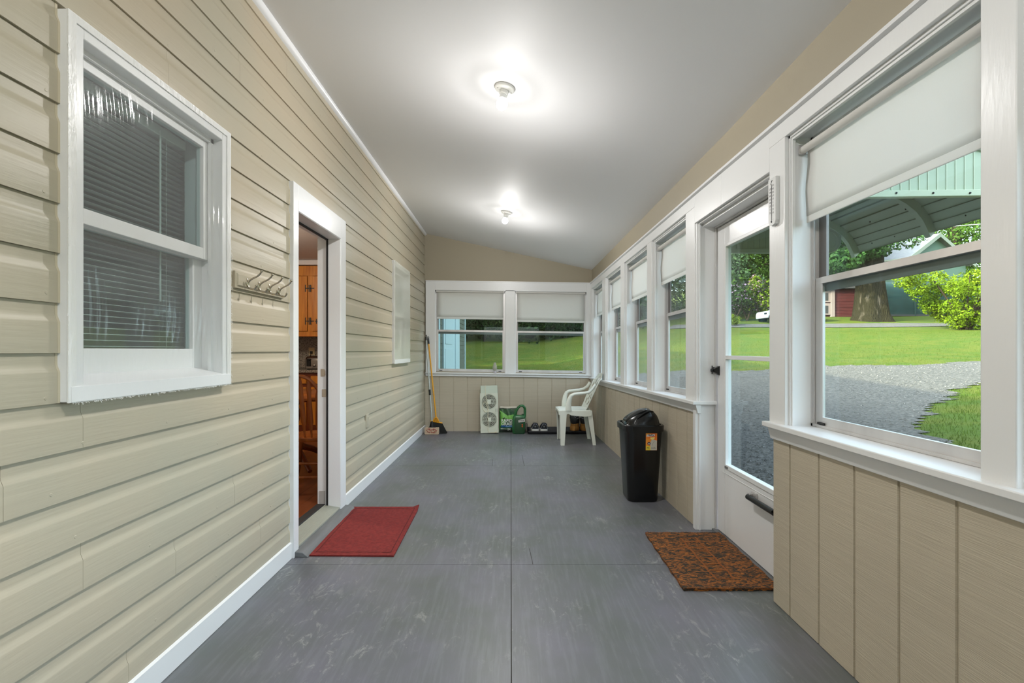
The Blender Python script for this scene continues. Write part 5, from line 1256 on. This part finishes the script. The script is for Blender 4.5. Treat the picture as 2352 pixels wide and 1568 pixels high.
sl = MB().box(-1.36, -1.335, 9.80, 11.75, -.2, 2.3).build('door_leaf', M_pale, dw)
for z0, z1 in ((.0, .62), (.72, 1.28), (1.38, 2.1)): MB().box(-1.3349, -1.325, 10.0, 11.05, z0, z1).build('panel', M_pale, sl, bevel=.008)
m = MB(); m.tube([(-1.335, 10.1, .70), (-1.28, 10.1, .70), (-1.28, 10.22, .71)], .016, 8); m.build('handle', M_chrome, dw)

# ------------------------------------------------------------------ green metal door canopy
M_can = mat('canopy_green', (172, 184, 158), .38, col2=(164, 178, 154), nscale=2.5); M_cand = mat('canopy_underside', (164, 172, 154), .45); M_canl = mat('canopy_trim', (186, 194, 168), .4)
t = thing('door_canopy', 'pale green ribbed metal door canopy outside the porch door', 'canopy', (1.47, 2.92, 1.95))
PR = [(1.47, 2.42), (1.75, 2.345), (2.0, 2.275), (2.2, 2.222), (2.31, 2.188), (2.38, 2.150), (2.435, 2.105), (2.475, 2.055), (2.50, 2.005), (2.52, 1.955)]
C0, C1 = 2.28, 3.56
for (x0, z0), (x1, z1) in zip(PR[:-1], PR[1:]):
    n = max(1, round(math.hypot(x1-x0, z1-z0)/.075))
    for i in range(n):
        a, b = i/n, (i+1)/n; xa, za, xb, zb = x0+(x1-x0)*a, z0+(z1-z0)*a, x0+(x1-x0)*b, z0+(z1-z0)*b
        nl = Vector((-(zb-za), xb-xa)).normalized()*.008
        MB().prism([(xa, za), (xb, zb), (xb-nl[0]*1.6, zb-nl[1]*1.6), (xb+nl[0]*.6, zb+nl[1]*.6), (xa+nl[0], za+nl[1])], 'y', C0, C1).build('canopy_slat', M_cand, t, smooth=False)
for y in (C0+.005, 2.92, C1-.005):
    m = MB(); k_ = len(PR); inner = [(x-.035 if i > 3 else x, z-.035) for i, (x, z) in enumerate(PR)]
    seq = PR[4:] if y == 2.92 else PR; ins = inner[4:] if y == 2.92 else inner
    m.prism(seq+ins[::-1], 'y', y-.018, y+.018); m.build('canopy_rib', M_can if y != 2.92 else M_cand, t, smooth=False)
# near and far end panels: upright ribs over a bar
for y, lo, hi, name in ((C0, 1.47, 2.30, M_can), (C1, 1.47, 2.22, M_cand)):
    x = lo
    while x < hi:
        zt = np.interp(x+.02, [p[0] for p in PR], [p[1] for p in PR])-.03
        MB().box(x+.0012, min(x+.0412, hi), y-.004, y+.004, 1.985, zt).build('end_panel_rib', name, t, smooth=False)
        MB().box(x-.003, x+.003, y-.0065, y+.0055, 1.985, zt).build('end_panel_seam', M_canl if y == C0 else name, t, smooth=False)
        x += .0425
    MB().prism([(lo, 1.953), (hi+.04, 1.966 if y == C0 else 1.953), (hi+.04, 1.996 if y == C0 else 1.985), (lo, 1.985)], 'y', y-.016, y+.014).build('end_bar', M_canl if y == C0 else M_cand, t, bevel=.003)
MB().prism([(1.47, 2.405), (2.0, 2.262), (2.25, 2.195), (2.25, 2.155), (2.0, 2.218), (1.47, 2.36)], 'y', C0-.016, C0+.01).build('end_top_bar', M_canl, t, bevel=.003)
m = MB(); m.lathe([(.09, -.012), (.09, .012)], (2.30, C1+.0, 2.045), 28, (0, 1, 0)); m.torus((2.30, C1-.012, 2.045), .064, .006, 'y', 28, 6); m.torus((2.30, C1-.012, 2.045), .088, .006, 'y', 28, 6); m.build('end_scroll', M_cand, t)
for y in (2.3, 3.54):
    m = MB(); m.tube([(1.47, y, 1.45), (2.1, y, 1.955)], .012, 6); m.build('brace', M_cand, t) if False else None
# rivets
m = MB()
for y, x in ((2.45, 2.5), (2.7, 2.5), (2.95, 2.5), (3.2, 2.5), (3.4, 2.5), (2.6, 2.41), (3.0, 2.41), (3.3, 2.41)): m.ball((x+.008, y, np.interp(x, [p[0] for p in PR], [p[1] for p in PR])-.012), .006, 6, 4)
for x in (1.78, 1.95, 2.12): m.ball((x, C0-.018, 1.975), .005, 6, 4)
m.build('rivets', M_blackmatte, t, kind='stuff')

# ------------------------------------------------------------------ foliage builders
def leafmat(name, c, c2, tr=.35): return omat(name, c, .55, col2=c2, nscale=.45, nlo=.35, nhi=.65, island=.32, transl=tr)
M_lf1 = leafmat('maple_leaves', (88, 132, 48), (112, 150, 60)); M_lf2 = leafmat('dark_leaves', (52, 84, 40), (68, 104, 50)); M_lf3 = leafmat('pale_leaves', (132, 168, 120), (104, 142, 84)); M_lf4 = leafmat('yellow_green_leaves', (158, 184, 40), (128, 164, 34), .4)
M_bark = omat('bark', (92, 80, 66), .9, col2=(62, 52, 44), nscale=9, nstretch=(2, 2, .35), bump=22, bstretch=(2, 2, .3), bstr=.9, bdist=.05)
M_flp = omat('purple_blossom', (176, 150, 190), .6, island=.2, transl=.3); M_flk = omat('pink_blossom', (214, 170, 190), .6, island=.2, transl=.3)
def cloud(blobs, n, size, seed, flat=.5):
    """leaf quads scattered over ellipsoids: blobs = [(cx,cy,cz,rx,ry,rz)]"""
    g = np.random.default_rng(seed); B = np.array(blobs); wt = (B[:, 3]*B[:, 4]*B[:, 5])**.66; idx = g.choice(len(B), n, p=wt/wt.sum())
    d = g.normal(size=(n, 3)); d /= np.linalg.norm(d, axis=1)[:, None]; r = g.uniform(.55, 1.03, n)**.6
    c = B[idx, :3]+d*B[idx, 3:]*r[:, None]
    nr = d*.7+g.normal(size=(n, 3))*.7; nr[:, 2] += flat; nr /= np.linalg.norm(nr, axis=1)[:, None]
    t = np.cross(nr, g.normal(size=(n, 3))); t /= np.linalg.norm(t, axis=1)[:, None]; b = np.cross(nr, t)
    s = size*g.uniform(.6, 1.35, n)[:, None]; t *= s; b *= s*.62
    return np.stack([c-t*.5, c+b*.5-nr*s*.06, c+t*.5, c-b*.5-nr*s*.06], 1)
def crown(h, R_, nb, seed, base=.28):
    g = random.Random(seed); o = []
    for i in range(nb):
        f = (i+.5)/nb; z = h*(base+(1-base)*f); rr2 = R_*math.sin(PI*min(1, .18+.80*f))**.7; a = g.uniform(0, 2*PI); q = rr2*math.sqrt(g.random())*.75; s = R_*g.uniform(.30, .48)
        o.append((q*math.cos(a), q*math.sin(a), z-s*.2, s, s, s*.62))
    return o
def tree(name, label, loc, h, R_, lm, seed, n=9500, size=.23, grp=None, base=.28, tr=.22):
    x, y, z = loc; t = thing(name, label, 'tree', loc, grp)
    bl = crown(h, R_, 26, seed, base); m = MB(); g = random.Random(seed+1)
    m.tube([(x, y, z-.3), (x+.05*h*.2, y, z+h*.3), (x-.1, y+.1, z+h*.6), (x, y, z+h*.88)], [tr*1.3, tr, tr*.7, tr*.2], 10); m.build('trunk', M_bark, t)
    for i in range(7):
        b = bl[g.randrange(4, 24)]; z0 = h*g.uniform(.25, .55)
        m = MB(); m.tube([(x, y, z+z0), (x+b[0]*.5, y+b[1]*.5, z+(z0+b[2])*.5+.2), (x+b[0], y+b[1], z+b[2])], [tr*.45, tr*.3, tr*.08], 6); m.build('branch', M_bark, t)
    quadcloud('foliage', cloud([(x+b[0], y+b[1], z+b[2], *b[3:]) for b in bl], n, size, seed), lm, t, 'stuff')
    return t
def retree(src, label, x, y, sc, rz):
    c = dup(src, (x, y, gz(x, y)-.1)); c.rotation_euler = (0, 0, rz); c.scale = (sc, sc, sc*rnd.uniform(.92, 1.1)); c['label'] = label; return c
GT = 'trees at the edge of the yard'
t1 = tree('broadleaf_tree', 'leafy green tree at the lawn edge, seen through the glass door, left', (14.5, 37, gz(14.5, 37)), 11, 4.6, M_lf1, 21, grp=GT, base=.14)
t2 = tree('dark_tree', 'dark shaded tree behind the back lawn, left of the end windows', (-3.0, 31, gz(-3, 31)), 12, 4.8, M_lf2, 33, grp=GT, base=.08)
t3 = tree('pale_tree', 'paler silver-green tree low behind the lilac bushes', (16.2, 36.2, gz(16.2, 36.2)), 4.6, 2.4, M_lf3, 41, n=5000, size=.19, grp=GT, base=.10, tr=.12)
k_ = 0
for x, y, s in ((1.2, 31.5, 1.05), (5.0, 31.5, 1.0), (9.0, 35.5, 1.1), (-7.5, 33.5, 1.1), (-1.0, 41, 1.3), (4.0, 42, 1.35), (11.5, 44, 1.2), (-9, 45, 1.4), (7.5, 48, 1.5)):
    retree(t2, f'dark shaded tree in the woods behind the back lawn, {["second","third","fourth","leftmost","back row left","back row middle","back row right","far left","farthest"][k_]}', x, y, s, rnd.uniform(0, 6)); k_ += 1
k_ = 0
for x, y, s, l in ((18.5, 38.5, 1.0, 'beside the first'), (22.5, 41, 1.15, 'over the car'), (17, 44, 1.3, 'behind the door view'), (25, 46, 1.3, 'behind the car'), (29.5, 44, 1.2, 'left of the barn'), (20, 50, 1.5, 'tall back one'), (31, 54, 1.5, 'tall one behind the barn'), (38, 64, 1.7, 'above the barn ridge'), (47, 52, 1.25, 'right of the barn'), (52, 57, 1.5, 'by the overhead wire'), (58, 52, 1.5, 'far right'), (45, 68, 1.8, 'farthest back')):
    retree(t1, f'leafy green tree far behind the right hand lawn, {l}', x, y, s, rnd.uniform(0, 6))
def thicket(label, x, y, w, h, seed):
    t = thing('thicket', label, 'bush', (x, y, gz(x, y)), 'dark undergrowth behind the back lawn'); g = random.Random(seed); bl = []
    for i in range(9): a = g.uniform(0, 2*PI); q = w*.4*math.sqrt(g.random()); bl.append((x+q*math.cos(a), y+q*.5*math.sin(a), gz(x, y)+h*(.15+.65*g.random()), w*.26, w*.2, h*.24))
    m = MB()
    for i in range(4): a = g.uniform(0, 2*PI); m.tube([(x, y, gz(x, y)), (x+w*.25*math.cos(a), y+w*.15*math.sin(a), gz(x, y)+h*.6)], [.04, .012], 6)
    m.build('stems', M_bark, t, kind='stuff'); quadcloud('foliage', cloud(bl, 2200, .15, seed), M_lf2, t, 'stuff')
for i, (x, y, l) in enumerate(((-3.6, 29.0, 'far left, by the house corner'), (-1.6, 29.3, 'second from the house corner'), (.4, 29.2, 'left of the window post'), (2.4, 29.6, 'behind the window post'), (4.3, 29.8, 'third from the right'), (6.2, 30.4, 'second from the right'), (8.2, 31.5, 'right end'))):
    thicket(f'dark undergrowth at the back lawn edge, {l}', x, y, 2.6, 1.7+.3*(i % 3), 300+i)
# trees on the left that shade the back lawn
k_ = 0
for x, y, s in ((-8.5, 21.2, 1.42), (-12, 28, 1.5), (-8, 30.5, 1.05), (-19, 17, 1.7), (-19, 26, 1.7), (-6.4, 17.0, .52)):
    retree(t1, f'leafy tree left of the back lawn behind the house, {["nearest","second","third","behind the nearest","back one","lowest one"][k_]}', x, y, s, rnd.uniform(0, 6)); k_ += 1
# big shrub (vase shaped yellow green yew)
p = hit(2218, 757); x, y, z = p
t = thing('yew_shrub', 'big vase-shaped yellow-green shrub on the sunny lawn', 'shrub', p)
rs = random.Random(3); bl = []
sc_ = y/F
for i in range(60):
    f = rs.random()**.8; a = rs.uniform(0, 2*PI); R_ = (.55+1.85*f**.8)*(78*sc_/1.3/1.0); q = R_*math.sqrt(rs.random()); bl.append((x+q*math.cos(a), y+q*math.sin(a)*.8, z+.25+f*(.132*y-.5), .42, .42, .38))
for i in range(15):
    a = rs.uniform(0, 2*PI); e = Vector((1.3*math.cos(a), 1.1*math.sin(a), .105*y)); m = MB(); m.tube([(x+.2*math.cos(a), y+.2*math.sin(a), z), (x+e.x*.45, y+e.y*.45, z+e.z*.5), (x+e.x, y+e.y, z+e.z)], [.05, .035, .012], 6); m.build('stem', M_bark, t)
quadcloud('foliage', cloud(bl, 16000, .11, 77, .35), M_lf4, t, 'stuff')
# flowering bushes by the car
def bush(label, p, w, h, lm, fm, seed, nl=1500, nf=260, grp=None):
    x, y, z = p; t = thing('flowering_bush', label, 'bush', p, grp); g = random.Random(seed); bl = []
    for i in range(16): a = g.uniform(0, 2*PI); q = w*.5*math.sqrt(g.random())*.8; f = g.random(); bl.append((x+q*math.cos(a), y+q*math.sin(a)*.7, z+h*(.25+.6*f), w*.22, w*.2, h*.2))
    m = MB()
    for i in range(5): a = g.uniform(0, 2*PI); m.tube([(x, y, z), (x+w*.25*math.cos(a), y+w*.2*math.sin(a), z+h*.6)], [.05, .015], 6)
    m.build('stems', M_bark, t, kind='stuff')
    quadcloud('foliage', cloud(bl, nl, .16, seed), lm, t, 'stuff'); tops = [(b[0], b[1], b[2]+.08, b[3]*1.05, b[4]*1.05, b[5]*1.05) for b in bl]
    quadcloud('blossoms', cloud(tops, nf, .15, seed+1, .9), fm, t, 'stuff'); return t
GB = 'flowering bushes at the far lawn edge'
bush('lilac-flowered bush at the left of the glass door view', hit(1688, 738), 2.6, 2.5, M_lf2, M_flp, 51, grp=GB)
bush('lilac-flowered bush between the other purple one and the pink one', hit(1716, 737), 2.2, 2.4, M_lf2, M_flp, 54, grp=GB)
bush('pink-flowered yellow-green bush next to the parked car', hit(1745, 737), 1.9, 2.9, M_lf4, M_flk, 57, nf=340, grp=GB)
bush('low green bush under the lilac bushes', hit(1672, 748), 1.4, .7, M_lf4, M_lf1, 59, nl=500, nf=60, grp=GB)
# parked car, nose to the left
p = hit(1752, 741); cx, cy, cz = p.x-.0, p.y, p.z; L_ = 4.3
M_car = omat('car_white', (212, 226, 236), .2, coat=.6); M_cg = omat('car_glass', (40, 56, 66), .08); M_tire = omat('tyre', (34, 34, 36), .8); M_rim = omat('car_rim', (150, 152, 156), .3, metal=.8)
t = thing('car', 'white small SUV parked beyond the lawn, nose showing past the door frame', 'car', p)
X = cx-.1
side = [(X, cz+.32), (X-.02, cz+.52), (X+.02, cz+.72), (X+.12, cz+.84), (X+.95, cz+1.0), (X+1.55, cz+1.50), (X+1.9, cz+1.60), (X+3.3, cz+1.60), (X+3.9, cz+1.5), (X+4.2, cz+.95), (X+4.25, cz+.45), (X+4.15, cz+.3)]
def arch(xc): return [(xc+.38*math.cos(a), cz+.31+.36*math.sin(a)) for a in np.linspace(0, PI, 9)]
prof_ = side+arch(X+3.40)+arch(X+.48)
m = MB(); n = len(prof_)
def carring(y, ins): return [(q+(ins*.25 if q > X+1.3 and zz > cz+1.05 else 0)*0, y, zz-(0 if zz < cz+1.1 else ins*.15)) for q, zz in prof_]
m.loft([carring(cy-.86, .0), carring(cy-.80, 0), carring(cy+.80, 0), carring(cy+.86, 0)]); m.build('body', M_car, t, bevel=.03)
for sd_ in (-1, 1):
    m = MB(); yy_ = cy+sd_*.868; m.poly([(X+1.12, yy_, cz+1.05), (X+1.66, yy_, cz+1.47), (X+2.3, yy_, cz+1.5), (X+2.3, yy_, cz+1.05)]); m.poly([(X+2.36, yy_, cz+1.05), (X+2.36, yy_, cz+1.5), (X+3.5, yy_, cz+1.48), (X+3.85, yy_, cz+1.05)]); m.build('side_window', M_cg, t, solid=.01)
m = MB(); m.poly([(X+.99, cy-.72, cz+1.035), (X+.99, cy+.72, cz+1.035), (X+1.54, cy+.62, cz+1.512), (X+1.54, cy-.62, cz+1.512)]); m.build('windscreen', M_cg, t, solid=.01)
m = MB(); m.loft([[(X-.015+e, cy-.62+a, cz+.66+b) for a, b in rrect(.16, .05, .03)] for e in (-.02, .03)]); m.build('headlamp', M_cg, t)
for xw in (X+.48, X+3.40):
    for sd_ in (-1, 1):
        m = MB(); yw = cy+sd_*.76; m.lathe([(.20, -.09), (.30, -.1), (.325, -.07), (.325, .07), (.30, .1), (.2, .09)], (xw, yw, cz+.325), 24, (0, 1, 0)); w_ = m.build('wheel', M_tire, t)
        m = MB(); yr = yw+sd_*.085
        for a in range(5): q = 2*PI*a/5; m.tube([(xw, yr, cz+.325), (xw+.19*math.cos(q), yr, cz+.325+.19*math.sin(q))], [.035, .028], 6)
        m.torus((xw, yr, cz+.325), .19, .018, 'y', 24, 6); m.build('rim', M_rim, w_)
m = MB(); m.ball((X+1.35, cy-.95, cz+1.06), .09, 10, 8, (.8, 1, .7)); m.build('mirror', M_car, t); t.scale = (.84, .84, .84)
# old trunk, red shed, tarp shelter, barn
p = hit(2000, 736); x, y, z = p; s_ = y/F
t = thing('old_tree', 'old tree with a very thick mossy trunk in front of the red shed', 'tree', p)
rings = []
for hh, w in ((0, 44), (6, 40), (20, 34), (45, 31), (90, 27), (150, 24), (200, 16)):
    rings.append([(x+s_*w*(1+.10*math.sin(5*q+hh*.02)+.05*math.sin(11*q))*math.cos(q)+(s_*10 if hh < 6 and math.cos(q) > .7 else 0), y+s_*w*math.sin(q)*(1+.1*math.sin(5*q)), z-.2+s_*hh) for q in np.linspace(0, 2*PI, 37)[:-1]])
m = MB(); m.loft(rings); m.build('trunk', omat('dappled_mossy_bark', (58, 54, 38), .95, col2=(120, 110, 96), nscale=1.6, nstretch=(2, 2, .7), nlo=.58, nhi=.72, ndetail=6, bump=8, bstretch=(2, 2, .4), bstr=1, bdist=.15), t, ang=80)  # pale blotches paint sun dapples into the mossy bark colour
bl = [(x+rs.uniform(-3.4, 1.0), y+rs.uniform(-2.6, 1.6), z+s_*rs.uniform(106, 215)+.2, 1.1, 1.1, .55) for _ in range(30)]
quadcloud('foliage', cloud(bl, 8500, .22, 91), leafmat('old_tree_leaves', (62, 104, 50), (84, 124, 66)), t, 'stuff')
p = hit(1935, 733); x, y, z = p; y += 2.5; s_ = y/F; x = p.x*y/p.y; z = gz(x, y)
M_redb = omat('red_boards', (122, 62, 60), .85, col2=(96, 50, 50), nscale=9, nstretch=(.3, 1, 3)); M_wbeam = omat('white_post', (196, 176, 170), .8)
t = thing('red_shed', 'weathered red board shed with a pale post behind the old trunk', 'shed', (x, y, z))
for i in range(9): MB().box(x-.6*1, x+2.2, y-.02-.01*(i % 2), y+.06, z+.22*i+.004, z+.22*(i+1)-.006).build('board', M_redb, t, smooth=False)
m = MB(); m.box(x-3.0, x+2.2, y+.06, y+2.4, z, z+2.0); m.build('shed_body', M_redb, t, smooth=False)
MB().box(x-.86, x-.6, y-.1, y+.1, z, z+2.05).build('post', M_wbeam, t); 
for zz in (.25, 1.15):
    f_ = MB().box(x-2.1, x-.86, y-.05, y+.05, z+zz-.1, z+zz+.72).build('window_frame', M_wbeam, t)
    for xx in (-1.95, -1.45): MB().box(x+xx, x+xx+.4, y-.06, y-.04, z+zz, z+zz+.55).build('window_pane', M_dark, f_)
m = MB(); m.prism([(y-.3, z+2.0), (y+1.2, z+2.6), (y+2.7, z+2.0)], 'x', x-3.2, x+2.4); m.build('shed_roof', M_roof, t, smooth=False)
p = hit(2085, 726); x, y, z = p; s_ = y/F; Rr = s_*42
M_tarp = omat('green_tarp', (52, 82, 78), .42, col2=(46, 72, 66), nscale=1.5)
t = thing('tarp_shelter', 'dark green arched tarp shelter behind the old trunk', 'shelter', p)
m = MB(); arcp = [(y-.1, z)]+[(y+Rr-Rr*1.08*math.cos(a), z+s_*42+Rr*math.sin(a)) for a in np.linspace(.05, PI-.05, 18)]+[(y+2*Rr+.1, z)]
m.prism(arcp, 'x', x-s_*55, x+s_*150); m.build('cover', M_tarp, t, ang=50)
for i in range(4):
    xx = x-s_*55+s_*205*i/3; m = MB(); m.tube([(xx, a-.03, b) for a, b in arcp], .05, 6); m.build('hoop', M_tarp, t)
m = MB(); m.box(x-s_*55, x+s_*150, y-.16, y-.08, z, z+.12); m.build('base_rail', M_dark, t)
# barn with pale roof and green gable
yb_ = 44.0; S = yb_/F; P_ = lambda px, py, dy=0: ((px-1173)*(yb_+dy)/F, yb_+dy, EYE+(804-py)*(yb_+dy)/F)
M_wroof = omat('pale_metal_roof', (196, 196, 200), .45, col2=(182, 182, 188), nscale=3); M_gable = omat('green_gable', (150, 182, 160), .6); M_fasc = omat('barn_trim', (208, 216, 196), .6)
gl, gr_, gt = P_(2079, 591), P_(2212, 575), P_(2143, 541)
g0 = gz(gl[0], yb_)
t = thing('barn', 'barn with a pale roof and green gable beyond the shelter', 'barn', (gt[0], yb_+4, g0))
back = Vector((-9.5, 11.0, 0))
zl_ = min(gl[2], gr_[2]); A, B, T_ = Vector(gl), Vector(((2218-1173)*(yb_+3.2)/F, yb_+3.2, gl[2])), Vector((P_(2143, 541, 1.6)[0], yb_+1.6, P_(2143, 541, 1.6)[2]))
m = MB(); A0, B0 = Vector((A.x, A.y, g0-.5)), Vector((B.x, B.y, g0-.5))
m.poly([tuple(v) for v in (A0, B0, B, T_, A)]); m.poly([tuple(v+back) for v in (A0, A, T_, B, B0)]); m.poly([tuple(v) for v in (A0, A, A+back, A0+back)]); m.poly([tuple(v) for v in (B0, B0+back, B+back, B)]); m.build('barn_wall', M_gable, t, smooth=False)
for e in (A, B):
    d = (e-T_)*.09; m = MB(); o = Vector((.35, -.35, .0)); u = Vector((0, 0, .14))
    q = [T_+o, e+d+o, e+d+back, T_+back]; m.loft([[tuple(v) for v in q], [tuple(v+u) for v in q]]); m.build('roof_slope', M_wroof, t, smooth=False)
    m = MB(); m.loft([[tuple(T_+o+k) for k in (Vector((0, 0, -.2)), Vector((0, -.08, -.2)), Vector((0, -.08, .16)), Vector((0, 0, .16)))], [tuple(e+d+o+k) for k in (Vector((0, 0, -.2)), Vector((0, -.08, -.2)), Vector((0, -.08, .16)), Vector((0, 0, .16)))]]); m.build('barge_board', M_fasc, t, smooth=False)
d = (A-T_)*.09; m = MB(); m.tube([tuple(A+d+Vector((.3, -.3, 0))), tuple(A+d+back)], .13, 6); m.build('gutter', M_fasc, t)
# overhead wire
t = tag(MB().tube([(2.0*9+k_*3.2, 30, EYE+(804-(545-9.0*k_))*30/F) for k_ in range(0, 8)], .028, 6).build('overhead_wire', omat('wire_pale', (220, 222, 224), .5)), 'pale overhead wire crossing in front of the far trees', 'wire')
fixnormals()
